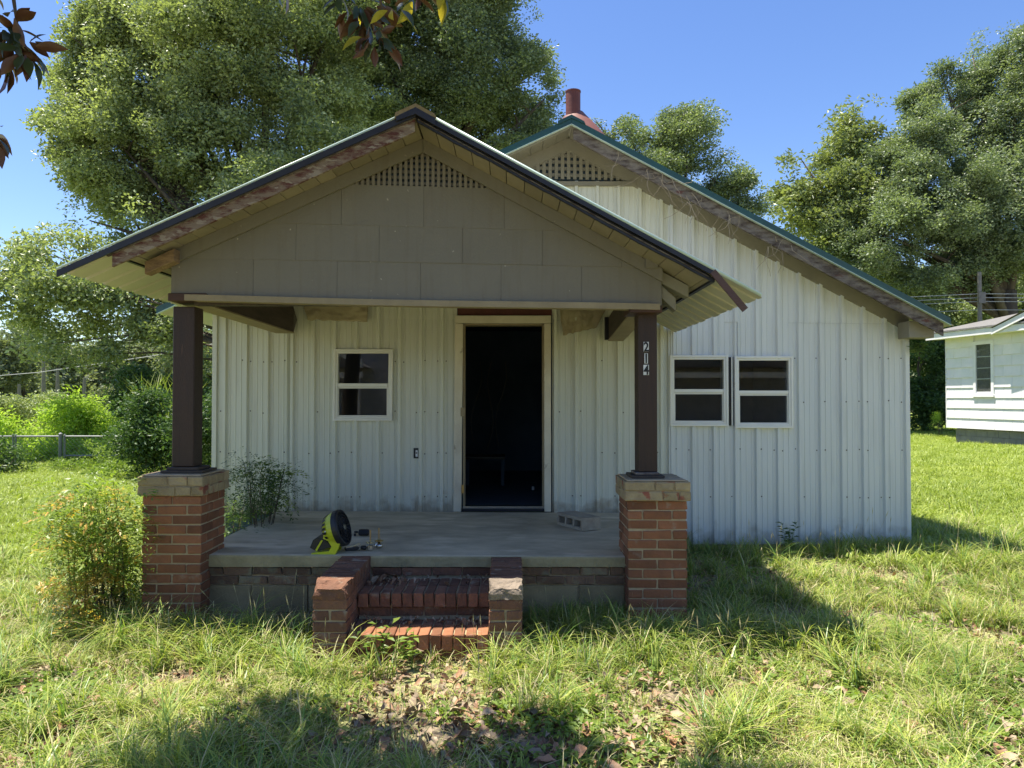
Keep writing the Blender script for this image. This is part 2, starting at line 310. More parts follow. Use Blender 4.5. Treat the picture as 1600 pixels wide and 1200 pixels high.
def row(parent, axis_, a0, n, w, gap, other0, other1, z0, z1, **k):
    for i in range(n):
        s0, s1 = a0+i*w+gap/2, a0+(i+1)*w-gap/2
        if axis_ == 'x': brick(parent, s0, s1, other0, other1, z0, z1, **k)
        else: brick(parent, other0, other1, s0, s1, z0, z1, **k)

def pier(cx, cy, ztop, label):
    t = thing('brick_pier', label, 'brick pillar', (cx, cy, 0), 'brick piers carrying the porch posts')
    w = .404; h = w/2; ch = .0667; g = .011; cap = .066
    zb = ztop-2*cap
    build(MB().box(cx-h+.007, cx+h-.007, cy-h+.007, cy+h-.007, -.12, zb-.004), 'mortar_joints', M['mortar'], t)
    z = zb; k = 0; q = w/4
    while z > -.05:
        z0, z1 = z-ch+g/2, z-g/2
        for rot in (0,):
            A = k % 2 == 0
            if A:
                for sgn in (0, 1):
                    ya, yb = (cy-h, cy-h+q-g/2) if sgn == 0 else (cy+h-q+g/2, cy+h)
                    for i in range(2): brick(t, cx-h+i*h+(0 if i == 0 else g/2), cx-h+(i+1)*h-(g/2 if i == 0 else 0), ya, yb, z0, z1)
                for xa, xb in ((cx-h, cx-h+q-g/2), (cx+h-q+g/2, cx+h)): brick(t, xa, xb, cy-h+q+g/2, cy+h-q-g/2, z0, z1)
            else:
                for xa, xb in ((cx-h, cx-h+q-g/2), (cx+h-q+g/2, cx+h)):
                    for i in range(2): brick(t, xa, xb, cy-h+i*h+(0 if i == 0 else g/2), cy-h+(i+1)*h-(g/2 if i == 0 else 0), z0, z1)
                for ya, yb in ((cy-h, cy-h+q-g/2), (cy+h-q+g/2, cy+h)): brick(t, cx-h+q+g/2, cx+h-q-g/2, ya, yb, z0, z1)
        z -= ch; k += 1
    H = h+.026
    build(MB().box(cx-H+.008, cx+H-.008, cy-H+.008, cy+H-.008, zb, ztop-.004), 'cap_mortar', M['brickmoss'], t)
    for c in range(2):
        z0, z1 = zb+c*cap+.004, zb+(c+1)*cap-.004
        offs = (0, .12) if c == 0 else (.0, .07)
        cuts = [-H, -H+.14+offs[1], -H+.30+offs[1]*.6, H]
        for i in range(3):
            brick(t, cx+cuts[i]+.004, cx+cuts[i+1]-.004, cy-H, cy-H+.09, z0, z1, mat='brickmoss', rough=.004)
            brick(t, cx+cuts[i]+.004, cx+cuts[i+1]-.004, cy+H-.09, cy+H, z0, z1, mat='brickmoss', rough=.004)
        for i in range(2):
            a = cy-H+.098+i*(2*H-.196)/2
            for xa, xb in ((cx-H, cx-H+.09), (cx+H-.09, cx+H)): brick(t, xa, xb, a+.003, a+(2*H-.196)/2-.003, z0, z1, mat='brickmoss', rough=.004)
    # thin mortar bed on top
    build(MB().box(cx-H+.02, cx+H-.03, cy-H+.02, cy+H-.02, ztop-.002, ztop+.010), 'mortar_bed', M['mortar'], t, bevel=.004)
    return t
PZL, PZR = W(265, 744, 5).z, W(1028, 752, 5).z
PLX, PRX, PY = W(268.5, 800, 5).x, W(1027, 800, 5).x, 5.0+.202
pier(PLX, PY, PZL, 'red brick pillar with the shrub beside it, under the left porch post')
pier(PRX, PY, PZR, 'red brick pillar with pale mortar smeared cap, under the post with house numbers')

# ------------------------------------------------------------ porch posts
def post(x0, x1, y0, y1, z0, z1, label):
    t = thing('porch_post', label, 'post', ((x0+x1)/2, (y0+y1)/2, z0), 'dark wooden posts holding the porch roof')
    b = MB(); n = 9; w = []
    for i in range(n+1):
        z = z0+(z1-z0)*i/n
        w += [(x0,y0,z),(x1,y0,z),(x1,y1,z),(x0,y1,z)]
    f = [(0,3,2,1), tuple(4*n+i for i in range(4))]
    for i in range(n):
        for k in range(4): f.append((4*i+k, 4*i+(k+1)%4, 4*i+4+(k+1)%4, 4*i+4+k))
    b.add(w, f); build(b, 'shaft', M['darkwood'], t, bevel=.006)
    return t
ZS = 2.228
pl = post(-2.385, -2.232, 5.12, 5.27, PZL+.052, ZS, 'dark brown post without numbers on the pillar by the shrub')
pr = post(.885, 1.02, 5.12, 5.27, PZR+.05, W(1008, 489, 5.12).z, 'dark brown post bearing the house numbers 2 1 4')
for t, x0, x1, zz in ((pl, -2.44, -2.15, PZL), (pr, .83, 1.06, PZR)):
    build(MB().box(x0, x1, 5.07, 5.33, zz+.012, zz+.03), 'base_plate', M['beamwood'], t, bevel=.003)
    build(MB().box(x0+.03, x1-.035, 5.095, 5.30, zz+.032, zz+.05), 'base_board', M['oldwood'] if t is pr else M['beamwood'], t, bevel=.003)
# number tiles
def digits():
    for ch, py, wpx, hpx in (('2', 542, 8.2, 15.5), ('1', 560, 5.5, 16), ('4', 578, 8.6, 16)):
        p = W(1009.5, py, 5.118); s = 5.118/FPX
        bx = build(MB().box(p.x-wpx/2*s, p.x+wpx/2*s, 5.113, 5.118, p.z-hpx/2*s, p.z+hpx/2*s), 'number_tile', M['white'], pr, bevel=.0008)
        cu = bpy.data.curves.new('digit', 'FONT'); cu.body = ch; cu.size = .092; cu.align_x = 'CENTER'; cu.align_y = 'CENTER'; cu.extrude = .0012; cu.offset = .0022
        to = bpy.data.objects.new('digit_text', cu); C.objects.link(to); bpy.context.view_layer.update()
        me = bpy.data.meshes.new_from_object(to.evaluated_get(bpy.context.evaluated_depsgraph_get())); bpy.data.objects.remove(to)
        vs = [v.co for v in me.vertices]; cx = (min(v.x for v in vs)+max(v.x for v in vs))/2; cz = (min(v.y for v in vs)+max(v.y for v in vs))/2
        for v in me.vertices: v.co = Vector(((v.co.x-cx)*.80, -v.co.z, v.co.y-cz))
        me.materials.clear(); me.materials.append(M['black'])
        place(me, 'digit', (p.x, 5.1112, p.z), bx)
digits()

# ------------------------------------------------------------ porch floor, foundation, steps
SZ = 1.58-1.102   # slab top .478
t = thing('porch_floor', 'grey concrete porch slab on brick and block foundation in front of the door', 'porch floor', (-.65, 6.1, 0))
SX0, SX1, SY0, SY1 = -2.262, 1.185, 5.13, 7.13
b = MB(); nx_, ny_ = 36, 22; vs = []
for j in range(ny_+1):
    for i in range(nx_+1):
        x = SX0+(SX1-SX0)*i/nx_; y = SY0+(SY1-SY0)*j/ny_
        y2 = y+(.006*noise.noise(Vector((x*6, 0, 3))) if j == 0 else 0)
        vs.append((x, y2, SZ-.009*(x+.65)*.6+.004*noise.noise(Vector((x*2, y*2, 0)))))
n0 = len(vs); W1 = nx_+1
fs = [(j*W1+i, j*W1+i+1, (j+1)*W1+i+1, (j+1)*W1+i) for j in range(ny_) for i in range(nx_)]
for i in range(W1): x, y, z = vs[i]; vs.append((x, y-.004, z-.012)); 
for i in range(W1): x, y, z = vs[i]; vs.append((x, y-.002+.003*noise.noise(Vector((x*20,0,0))), SZ-.075+.006*noise.noise(Vector((x*9,1,0)))))
for i in range(nx_): fs += [(i+1, i, n0+i, n0+i+1), (n0+i+1, n0+i, n0+W1+i, n0+W1+i+1)]
b.add(vs, fs)
slab = build(b, 'slab', M['concrete'], t, fix=False, smooth=False)
slab.data.materials.append(M['concedge'])
for p in slab.data.polygons:
    if p.index >= ny_*nx_+0: p.material_index = 1
    elif p.index < ny_*nx_: p.use_smooth = True
build(MB().box(SX0+.02, SX1, SY0+.03, SY1, -.1, SZ-.03), 'foundation_core', M['mortar'], t)
build(MB().box(SX1-.02, SX1-.001, SY0+.01, SY1, SZ-.09, SZ-.024), 'slab_side', M['concedge'], t)
build(MB().box(SX1+.001, SX1+.02, SY0+.2, SY1, -.1, SZ-.05), 'side_block_face', M['block'], t)
slabside = build(MB().box(SX0, SX0+.019, SY0+.01, SY1, SZ-.09, SZ-.012), 'slab_side', M['concedge'], t)
zc = SZ-.078; STEPX0, STEPX1 = -1.19, .06
for xa, xb in ((SX0+.03, STEPX0-.003), (STEPX1+.003, .79)):
    z = zc
    for c in range(2):
        x = xa-(.10 if c else .0)
        while x < xb-.02:
            a, e = max(x, xa), min(x+.205, xb)
            if e-a > .03: brick(t, a+.004, e-.004, SY0+.012, SY0+.10, z-.058, z-.003, mat='brickdirty', rough=.004)
            x += .207
        z -= .063
    zb2 = z; hh = .2
    for c in range(3):
        x = xa-(.2 if c % 2 else .0)
        while x < xb-.02:
            a, e = max(x, xa), min(x+.40, xb)
            if e-a > .04: brick(t, a+.004, e-.004, SY0+.016, SY0+.10, zb2-hh+.008, zb2-.003, mat='block', rough=.003, name='concrete_block')
            x += .402
        zb2 -= hh
# upper riser between the cheek walls: course of bricks under the slab
row(t, 'x', -.985, 4, .212, .01, SY0+.012, SY0+.10, SZ-.138, SZ-.082, mat='brickold', rough=.005)

t = thing('porch_steps', 'two red brick steps between low brick cheek walls at the porch edge', 'steps', (-.56, 4.7, 0))
def cheek(x0, x1, y0, y1, ztop, lump):
    build(MB().box(x0+.008, x1-.008, y0+.008, y1, -.1, ztop-.10), 'mortar_joints', M['mortar'], t)
    ch = .0665; z = ztop-.096; k = 0; g = .010; xm = (x0+x1)/2
    while z > -.05:
        if k % 2 == 0:
            n = 7; w = (y1-y0)/n
            for i in range(n): brick(t, x0, x1, y0+i*w+(g/2 if i else 0), y0+(i+1)*w-g/2, z-ch+g/2, z-g/2, mat='brickold', rough=.003)
        else:
            for xa, xb in ((x0, xm-g/2), (xm+g/2, x1)):
                y = y0
                while y < y1-.02:
                    brick(t, xa, xb, y, min(y+.195, y1), z-ch+g/2, z-g/2, mat='brickold', rough=.003); y += .205
        z -= ch; k += 1
    y = y0+(.13 if lump else .13); 
    while y < y1-.02:      # rowlock course on top
        brick(t, x0-.002, x1+.002, y+.004, min(y+.066, y1-.004), ztop-.094, ztop+R.uniform(-.003,.003), mat='brickold', rough=.005); y += .070
    # broken mortar lump at the front edge
    import bmesh
    bm = bmesh.new(); bmesh.ops.create_cube(bm, size=1); bmesh.ops.subdivide_edges(bm, edges=bm.edges[:], cuts=5, use_grid_fill=True)
    sd = 3 if lump else 8
    for v in bm.verts:
        c = v.co.copy(); f = 1-.35*max(0, c.z+.2)*max(0, -c.y+.1)*2
        v.co = Vector((c.x*(x1-x0)*1.02*f, c.y*.135, c.z*.098-(.035*max(0, -c.y)*2*max(0, c.z)*2)))
        v.co += noise.noise_vector(v.co*22+Vector((sd,0,0)))*.011+noise.noise_vector(v.co*55)*.004
    me = bpy.data.meshes.new('broken_coping'); bm.to_mesh(me); bm.free(); me.materials.append(M['mortarlight'] if not lump else M['brickold'])
    place(me, 'broken_coping', ((x0+x1)/2, y0+.065, ztop-.05), t)
cheek(-1.19, -.988, 4.38, 5.125, SZ, True); cheek(-.137, .062, 4.40, 5.125, SZ-.004, False)
sx0, sx1 = -.984, -.141
UZ = 1.58-1.240; LZ = 1.58-1.408
build(MB().box(sx0, sx1, 4.72, 5.12, -.1, UZ-.012), 'upper_core', M['mortar'], t)
build(MB().box(sx0, sx1, 4.42, 4.719, -.1, LZ-.012), 'lower_core', M['mortar'], t)
nn = 12; w = (sx1-sx0)/nn
for i in range(nn):
    brick(t, sx0+i*w+.005, sx0+(i+1)*w-.005, 4.675, 4.872, UZ-.088, UZ, mat='brickold', rough=.0045)
    brick(t, sx0+i*w+.005, sx0+(i+1)*w-.005, 4.374, 4.572, LZ-.092, LZ, mat='brick', rough=.0045)
for i in range(nn):
    brick(t, sx0+i*w+.005+.0, sx0+(i+1)*w-.005, 4.882, 5.07, UZ-.088, UZ-.002, mat='brickold', rough=.004)
    brick(t, sx0+i*w+.005, sx0+(i+1)*w-.005, 4.582, 4.70, LZ-.088, LZ-.004, mat='brickold', rough=.004)
for i in range(4):
    a = sx0+i*(sx1-sx0)/4
    brick(t, a+.004, a+(sx1-sx0)/4-.004, 4.708, 4.80, UZ-.152, UZ-.095, mat='brickold')
    brick(t, a+.004, a+(sx1-sx0)/4-.004, 4.40, 4.49, LZ-.16, LZ-.098, mat='brickold')

# ------------------------------------------------------------ ribbed sheet
def ribprofile(w, period=.209, h=.030, minors=3, start=0.0):
    pts = [(0., 0.)]; u = start
    while u < w+.05:
        for du, hh in ((-.024,0),(-.013,h),(.013,h),(.024,0)): pts.append((u+du, hh))
        for k in range(1, minors+1):
            c = u+period*k/(minors+1)
            for du, hh in ((-.007,0),(-.003,.0042),(.003,.0042),(.007,0)): pts.append((c+du, hh))
        u += period
    pts.append((w, 0.)); pts = sorted(set(p for p in pts if 0 <= p[0] <= w)); return pts
def hat(pts, u):
    for (a, ha), (b_, hb) in zip(pts, pts[1:]):
        if a <= u <= b_: return ha+(hb-ha)*((u-a)/(b_-a) if b_ > a else 0)
    return 0
def wallsheet(x0, x1, zb, zt, y, ops, start):
    """vertical ribbed sheet facing -y between zb(x) and zt(x), ops: openings (xa, xb, za, zb)"""
    prof = ribprofile(x1-x0, start=start); us = set(p[0] for p in prof)
    for o in ops:
        for e in (o[0], o[1]):
            if x0 < e < x1: us.add(e-x0)
    us = sorted(us); b = MB()
    for a, c in zip(us, us[1:]):
        if c-a < 1e-5: continue
        m_ = x0+(a+c)/2; spans = [(None, None)]
        cuts = sorted([(o[2], o[3]) for o in ops if o[0] < m_ < o[1]])
        lo = 'b'; segs = []
        cur = None
        for za, zz in cuts: segs.append((cur, za)); cur = zz
        segs.append((cur, None))
        ha, hc = hat(prof, a), hat(prof, c)
        for s0, s1 in segs:
            A0 = zb(x0+a) if s0 is None else s0; C0 = zb(x0+c) if s0 is None else s0
            A1 = zt(x0+a) if s1 is None else min(s1, zt(x0+a)); C1 = zt(x0+c) if s1 is None else min(s1, zt(x0+c))
            if A1 <= A0+1e-4 and C1 <= C0+1e-4: continue
            wob = lambda x, z: .0025*noise.noise(Vector((x*3, z*2.2, 7)))
            nseg = max(1, int((A1-A0)/.35)); 
            for q in range(nseg):
                z0a, z1a = A0+(A1-A0)*q/nseg, A0+(A1-A0)*(q+1)/nseg; z0c, z1c = C0+(C1-C0)*q/nseg, C0+(C1-C0)*(q+1)/nseg
                xa, xc = x0+a, x0+c
                b.add([(xa, y-ha+wob(xa,z0a), z0a),(xc, y-hc+wob(xc,z0c), z0c),(xc, y-hc+wob(xc,z1c), z1c),(xa, y-ha+wob(xa,z1a), z1a)], [(0,1,2,3)])
    return b

# ------------------------------------------------------------ main house
WY = 7.17; HX0, HX1 = -2.925, 3.885; HB = 15.2
house = thing('house', 'small cream metal sided house with green roof and dark open doorway', 'house', (.48, 11, 0))
AM = W(893, 183, 6.75); RM = W(1486, 497, 6.75); LM = Vector((-3.3, 6.75, 2.43))
def zroof(x):
    if x >= AM.x: return AM.z+(RM.z-AM.z)*(x-AM.x)/(RM.x-AM.x)
    return AM.z+(LM.z-AM.z)*(x-AM.x)/(LM.x-AM.x)
s_r = (RM.z-AM.z)/(RM.x-AM.x); s_l = (LM.z-AM.z)/(LM.x-AM.x)
vb = W(880, 284, WY).z      # vent base level
slope_h = lambda x, z: z-.010*(x-.5)
zt_wall = lambda x: min(slope_h(x, vb), zroof(x)-.135)
seam = W(1250, 501, WY).z
WIN = [(520.5, 612.5, 545.5, 657.5), (1046.5, 1138, 555, 666), (1147.5, 1239.5, 556.5, 669)]
ops = []
wy_ = WY-.03
for a, c, d, e in WIN:
    p, q = W(a, d, wy_), W(c, e, wy_); ops.append((p.x+.03, q.x-.03, q.z+.03, p.z-.03))
dl, dr = W(724, 800, WY).x, W(853, 800, WY).x; dt = W(790, 501, WY).z
doorz = SZ+.005
ops.append((dl, dr, -.5, dt))
x = HX0; period = .209; i = 0
seamf = lambda xx: slope_h(xx, seam)+.0
cuts = [HX0, -2.18, -1.345, W(715, 0, WY).x]
rw = W(1042, 0, WY).x
cuts2 = [W(715, 0, WY).x, W(862, 0, WY).x, rw]
cuts3 = [rw+.836*k for k in range(3)]+[HX1]
allc = cuts+cuts2[1:]+cuts3[1:]
screwb = MB()
for k in range(len(allc)-1):
    x0, x1 = allc[k], allc[k+1]
    right = x0 >= rw-.01
    if abs(x0-cuts2[0]) < .01:   # over the door: header below, one short sheet above the seam
        build(wallsheet(x0, x1, lambda xx: W(790, 484, WY).z+.06, zt_wall, WY-.001, [], .05), 'metal_panel', M['metalwall'], house, fix=False); continue
    botz = (lambda xx: SZ-.02) if not right else (lambda xx: .155)
    st = .05 if not right else .03
    mat = M['metalwall'] if not right else M['metalwall2']
    if not right:
        st = {0: .0+.105, 1: .02}.get(k, .03)
    b = wallsheet(x0, x1, botz, (lambda xx: min(seamf(xx), zt_wall(xx))), WY, ops, st)
    build(b, 'metal_panel', mat, house, fix=False)
    if x1 > -.5:
        b = wallsheet(x0, x1, seamf, zt_wall, WY-.008, ops, st)
        if b.v: build(b, 'metal_panel', mat, house, fix=False)
    else:
        b = wallsheet(x0, x1, seamf, zt_wall, WY, [], st); build(b, 'metal_panel', mat, house, fix=False)
    u = x0+st
    while u < x1:
        for z in ((.62, 1.08, 1.55, 1.98) if right else (.62, 1.05, 1.45, 1.95)):
            for du in (.042, -.042):
                if R.random() < .5: continue
                xx = u+du; zz = z+R.uniform(-.012, .012)
                if any(o[0]-.05 < xx < o[1]+.05 and o[2]-.05 < zz < o[3]+.05 for o in ops): continue
                if x0 < xx < x1: screwb.lathe([(.0072,0),(.0055,.006),(.002,.008)], Matrix.Translation((xx, WY+.001, zz)) @ Matrix.Rotation(math.pi/2, 4, 'X'), 6)
        u += period
o = build(screwb, 'screws', pm('rusty screw', (.07,.045,.03), .8), house); tagp(o, kind='stuff')
# edge strips: corner trims, seams
build(MB().box(HX0-.012, HX0+.03, WY-.028, WY+.05, SZ-.3, 2.5), 'corner_trim', M['metalwall'], house)
build(MB().box(HX1-.03, HX1+.012, WY-.024, WY+.05, .155, zroof(HX1)-.12), 'corner_trim', M['metalwall2'], house)
build(MB().box(rw-.004, rw+.012, WY-.022, WY-.003, .155, 2.3), 'sheet_lap', M['metalwall2'], house)
# header over the door and door frame
pL, pR = W(715, 484, WY), W(862, 494, WY)
build(MB().box(pL.x, pR.x, WY-.004, WY+.03, pR.z-.01, pL.z+.058), 'door_header', M['redhead'], house)
b0 = W(712, 0, WY-.03).x; b1 = W(862, 0, WY-.03).x; tz = W(790, 493, WY-.03).z
fr = MB(); fw = .078
def skewbox(b, x0, x1, y0, y1, z0, z1, dxb=0):
    b.box(x0, x1, y0, y1, z0, z1)
    n = len(b.v)-8
    for i in range(4): vx = b.v[n+i]; b.v[n+i] = (vx[0]+dxb, vx[1], vx[2])
door_frame = thing  # placeholder name kept local
df = MB(); skewbox(df, b0, b0+fw, WY-.045, WY-.002, SZ, tz-fw, -.015); o_l = build(df, 'door_frame', M['cream'], house, bevel=.005)
df = MB(); df.box(b1-fw, b1-.012, WY-.045, WY-.002, SZ, tz-fw); build(df, 'door_jamb', M['cream'], o_l, bevel=.005)
df = MB(); df.box(b0, b1-.01, WY-.047, WY-.002, tz-fw+.002, tz); build(df, 'head_casing', M['cream'], o_l, bevel=.005)
df = MB(); df.box(b0+fw, b0+fw+.016, WY-.02, WY+.12, SZ+.03, tz-fw); df.box(b1-fw-.016, b1-fw, WY-.02, WY+.12, SZ+.03, tz-fw); df.box(b0+fw, b1-fw, WY-.02, WY+.12, tz-fw-.016, tz-fw); build(df, 'door_stop', M['tanwood'], o_l)
df = MB(); df.box(b0+fw-.01, b1-fw, WY-.05, WY+.1, SZ+.004, SZ+.03); build(df, 'threshold', M['black'], o_l)
df = MB(); df.box(b0+fw, b1-fw, WY-.03, WY+.06, SZ+.032, SZ+.052); build(df, 'threshold_strip', M['steel'], o_l)
pz = W(727, 644, WY-.02); df = MB(); df.box(b0+fw-.022, b0+fw+.02, WY-.051, WY-.046, pz.z-.04, pz.z+.045); build(df, 'strike_plate', M['tanwood'], o_l)
pz = W(727, 762, WY-.02); df = MB(); df.box(b0+fw-.012, b0+fw+.012, WY-.051, WY-.046, pz.z-.05, pz.z+.03); build(df, 'hinge', M['brass'], o_l)
# windows
def window(a, c, d, e, lean=0, cover=None):
    p, q = W(a, d, wy_), W(c, e, wy_); x0, x1, z0, z1 = p.x, q.x, q.z, p.z; yf = WY-.045
    def fr4(b, x0, x1, z0, z1, w, y0, y1):
        b.box(x0, x0+w, y0, y1, z0, z1); b.box(x1-w, x1, y0, y1, z0, z1); b.box(x0+w, x1-w, y0, y1, z1-w, z1); b.box(x0+w, x1-w, y0, y1, z0, z0+w)
    b = MB(); fr4(b, x0, x1, z0, z1, .022, yf, WY+.0); fr4(b, x0+.0225, x1-.0225, z0+.0225, z1-.0225, .020, yf+.008, WY+.02)
    if lean:
        b.v = [(v[0]+lean*(v[2]-z0), v[1], v[2]) for v in b.v]
    o = build(b, 'window', M['vinyl'], house, bevel=.002)
    zm = (z0+z1)/2; xa, xb = x0+.0435, x1-.0435
    b = MB(); b.box(xa, xb, yf+.012, WY+.01, zm-.018, zm+.015); b.box(xa, xb, yf+.022, WY+.01, zm-.024, zm-.0185); build(b, 'meeting_rail', M['vinyl'], o, bevel=.002)
    b = MB(); fr4(b, xa, xb, z0+.0435, zm-.0245, .010, yf+.020, WY+.012); build(b, 'lower_sash', M['vinyl'] , o)
    for za, zz in ((z0+.054, zm-.035), (zm+.0155, z1-.0435)):
        b = MB(); b.box(xa+(.0105 if za < zm-.1 else .0005), xb-(.0105 if za < zm-.1 else .0005), WY-.012, WY-.007, za, zz); build(b, 'pane', M['glass'], o)
for k, wv in enumerate(WIN): window(*wv, lean=(.012 if k == 0 else 0))
g0, g1 = W(1138.8, 558, WY-.02), W(1146.6, 665, WY-.02)
build(MB().box(g0.x, g1.x, WY-.012, WY-.006+.004, g1.z, g0.z), 'gap_strip', M['black'], house)  # black strip set into the gap between the paired windows
build(MB().box(g1.x-.022, g1.x-.012, WY-.028, WY-.013, g1.z, g0.z), 'window_flange', M['vinyl'], house)
# outlet
p, q = W(646.5, 700, WY), W(656, 716, WY)
o = build(MB().box(p.x, q.x, WY-.012, WY-.004, q.z, p.z), 'outlet_box', M['black'], house)
c = (p+q)/2
build(MB().box(c.x-.010, c.x+.012, WY-.020, WY-.0125, c.z-.035, c.z+.03), 'outlet_face', M['white'], o, bevel=.004)
build(MB().box(c.x-.006, c.x+.006, WY-.0225, WY-.0205, c.z-.004, c.z+.010), 'socket', M['black'], o)
# house wrap scraps
def cloth(pts, name='house_wrap_scrap'):
    """four corner pixels: top-left, top-right, bottom-right, bottom-left"""
    P = [W(a, c, WY-.04) for a, c in pts]; n, m_ = 26, 12; vs = []
    for j in range(m_+1):
        for i in range(n+1):
            s_, t_ = i/n, j/m_; v = P[0].lerp(P[1], s_).lerp(P[3].lerp(P[2], s_), t_)
            k = noise.noise(Vector((s_*7, t_*3+s_*3, len(pts[0])+pts[0][0])))
            k2 = abs(noise.noise(Vector((s_*14+t_*6, t_*7, 5+pts[0][0]))))
            v += Vector((.008*k, -.022*k-.03*k2, .014*noise.noise(Vector((s_*9, 0, 9)))*(t_))); vs.append(v)
    fs = [(j*(n+1)+i, j*(n+1)+i+1, (j+1)*(n+1)+i+1, (j+1)*(n+1)+i) for j in range(m_) for i in range(n)]
    o = build(MB().add(vs, fs), name, M['cloth'], house, smooth=True, fix=False)
    md = o.modifiers.new('thick', 'SOLIDIFY'); md.thickness = .002
cloth([(472, 470), (576, 474), (574, 503), (481, 500)]); cloth([(873, 478), (948, 480), (932, 512), (880, 524)])
# body: side and back walls, interior room
hb = MB(); hb.box(HX0, HX0+.1, WY+.05, HB, 0, 2.45); hb.box(HX1-.1, HX1, WY+.05, HB, 0, zroof(HX1)-.12); hb.box(HX0+.1, HX1-.1, HB-.1, HB, 0, 2.2)
build(hb, 'side_wall', M['metalwall2'], house)
build(MB().box(rw, HX1-.01, WY+.03, WY+.12, -.15, .153), 'foundation', M['block'], house)
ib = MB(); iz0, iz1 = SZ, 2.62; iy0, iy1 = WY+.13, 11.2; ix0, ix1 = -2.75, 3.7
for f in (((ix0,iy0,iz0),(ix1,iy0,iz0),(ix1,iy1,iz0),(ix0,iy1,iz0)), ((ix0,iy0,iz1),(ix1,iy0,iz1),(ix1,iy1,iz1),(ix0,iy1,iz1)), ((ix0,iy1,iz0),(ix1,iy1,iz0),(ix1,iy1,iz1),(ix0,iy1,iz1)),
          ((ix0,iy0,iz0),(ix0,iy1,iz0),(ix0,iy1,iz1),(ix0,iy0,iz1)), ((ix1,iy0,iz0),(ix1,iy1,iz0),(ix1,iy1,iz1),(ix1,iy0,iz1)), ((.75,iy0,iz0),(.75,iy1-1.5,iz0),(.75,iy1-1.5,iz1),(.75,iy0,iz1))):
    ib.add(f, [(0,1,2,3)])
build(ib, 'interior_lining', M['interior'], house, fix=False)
# inner face of front wall with the openings
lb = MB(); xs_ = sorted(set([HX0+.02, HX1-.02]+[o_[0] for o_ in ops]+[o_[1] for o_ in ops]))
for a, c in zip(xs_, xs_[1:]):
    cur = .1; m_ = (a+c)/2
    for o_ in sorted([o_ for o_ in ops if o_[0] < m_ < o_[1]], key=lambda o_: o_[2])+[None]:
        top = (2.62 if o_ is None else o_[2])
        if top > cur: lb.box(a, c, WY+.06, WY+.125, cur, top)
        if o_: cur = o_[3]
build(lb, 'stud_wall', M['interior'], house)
# gable vent lattice, frieze and rake
def lattice(parent, mat, yv, base0, base1, zrf, off, xa, xb, step, wd, hstep, apex):
    """triangle vent: vertical slats in front of horizontal ones, clipped under the rake"""
    sl_ = (base1.z-base0.z)/(base1.x-base0.x); zb_ = lambda x: base0.z+(x-base0.x)*sl_
    def clipped(poly):
        sR = (zrf(apex+1)-zrf(apex+.001))/.999; sL = (zrf(apex)-zrf(apex-1))
        poly = clip(poly, -sR, 1, zrf(apex)-off-sR*apex); poly = clip(poly, -sL, 1, zrf(apex)-off-sL*apex); return poly
    x = xa
    while x < xb:
        pl_ = clipped([(x, zb_(x)), (x+wd, zb_(x)), (x+wd, zb_(x)+2), (x, zb_(x)+2)])
        if len(pl_) > 2 and max(p[1] for p in pl_)-zb_(x) > .012: build(MB().prism(pl_, yv, yv+.008), 'lattice_slat', mat, parent)
        x += step
    k = 0
    while k < 12:
        z0 = k*hstep+hstep*.45
        pl_ = clipped([(xa, zb_(xa)+z0), (xb, zb_(xb)+z0), (xb, zb_(xb)+z0+wd), (xa, zb_(xa)+z0+wd)])
        if len(pl_) > 2: build(MB().prism(pl_, yv+.016, yv+.023), 'lattice_slat', mat, parent)
        k += 1
    pl_ = clipped([(xa, zb_(xa)), (xb, zb_(xb)), (xb, zb_(xb)+2), (xa, zb_(xa)+2)])
    build(MB().prism(pl_, yv+.05, yv+.06), 'vent_backing', M['interior'], parent)
lattice(house, M['graytrim'], WY-.03, W(790, 279, WY), W(992, 284, WY), zroof, .155, W(790,0,WY).x, W(992,0,WY).x, .0605, .033, .064, AM.x)
def rake(parent, name, mat, zf, xs0, xs1, top, bot, y0, y1, apex, org=None, wavy=0, label=None):
    """band following one or both roof slopes: z from zf-top to zf-bot"""
    xx = [xs0]+([apex] if xs0 < apex < xs1 else [])+[xs1]
    if wavy: 
        n = 40; xx = [xs0+(xs1-xs0)*i/n for i in range(n+1)]
    b = MB(); vs = []; 
    for i, x in enumerate(xx):
        wv = wavy*noise.noise(Vector((x*4, y0, 2))); w2 = wavy*noise.noise(Vector((x*11, y0, 8)))
        vs += [(x, y0, zf(x)-bot+wv+w2), (x, y0, zf(x)-top+wv*.3), (x, y1, zf(x)-top+wv*.3), (x, y1, zf(x)-bot+wv+w2)]
    fs = [(0,1,2,3), tuple(4*(len(xx)-1)+i for i in range(4))]
    for i in range(len(xx)-1):
        for k in range(4): fs.append((4*i+k, 4*i+4+k, 4*i+4+(k+1)%4, 4*i+(k+1)%4))
    b.add(vs, fs); o = build(b, name, mat, parent); 
    if label: o['label'] = label
    return o
rake(house, 'frieze_board', M['graytrim'], zroof, LM.x+.4, HX1, .06, .18, WY-.040, WY-.030, AM.x)
rake(house, 'frieze_fill', M['graytrim'], zroof, HX0, HX1, .05, .19, WY-.028, WY+.05, AM.x)
vb0, vb1 = W(800, 284, WY), W(992, 290, WY)
build(MB().box(vb0.x, vb1.x, WY-.05, WY-.012, vb1.z-.012, vb1.z+.028), 'vent_ledge', M['graytrim'], house)
rake(house, 'fascia_board', M['oldwood'], zroof, AM.x+.02, RM.x-.05, .072, .185, 6.785, 6.81, AM.x, wavy=.006)
rake(house, 'fascia_board', M['graytrim'], zroof, LM.x+.3, AM.x-.005, .06, .085, 6.785, 6.81, AM.x)
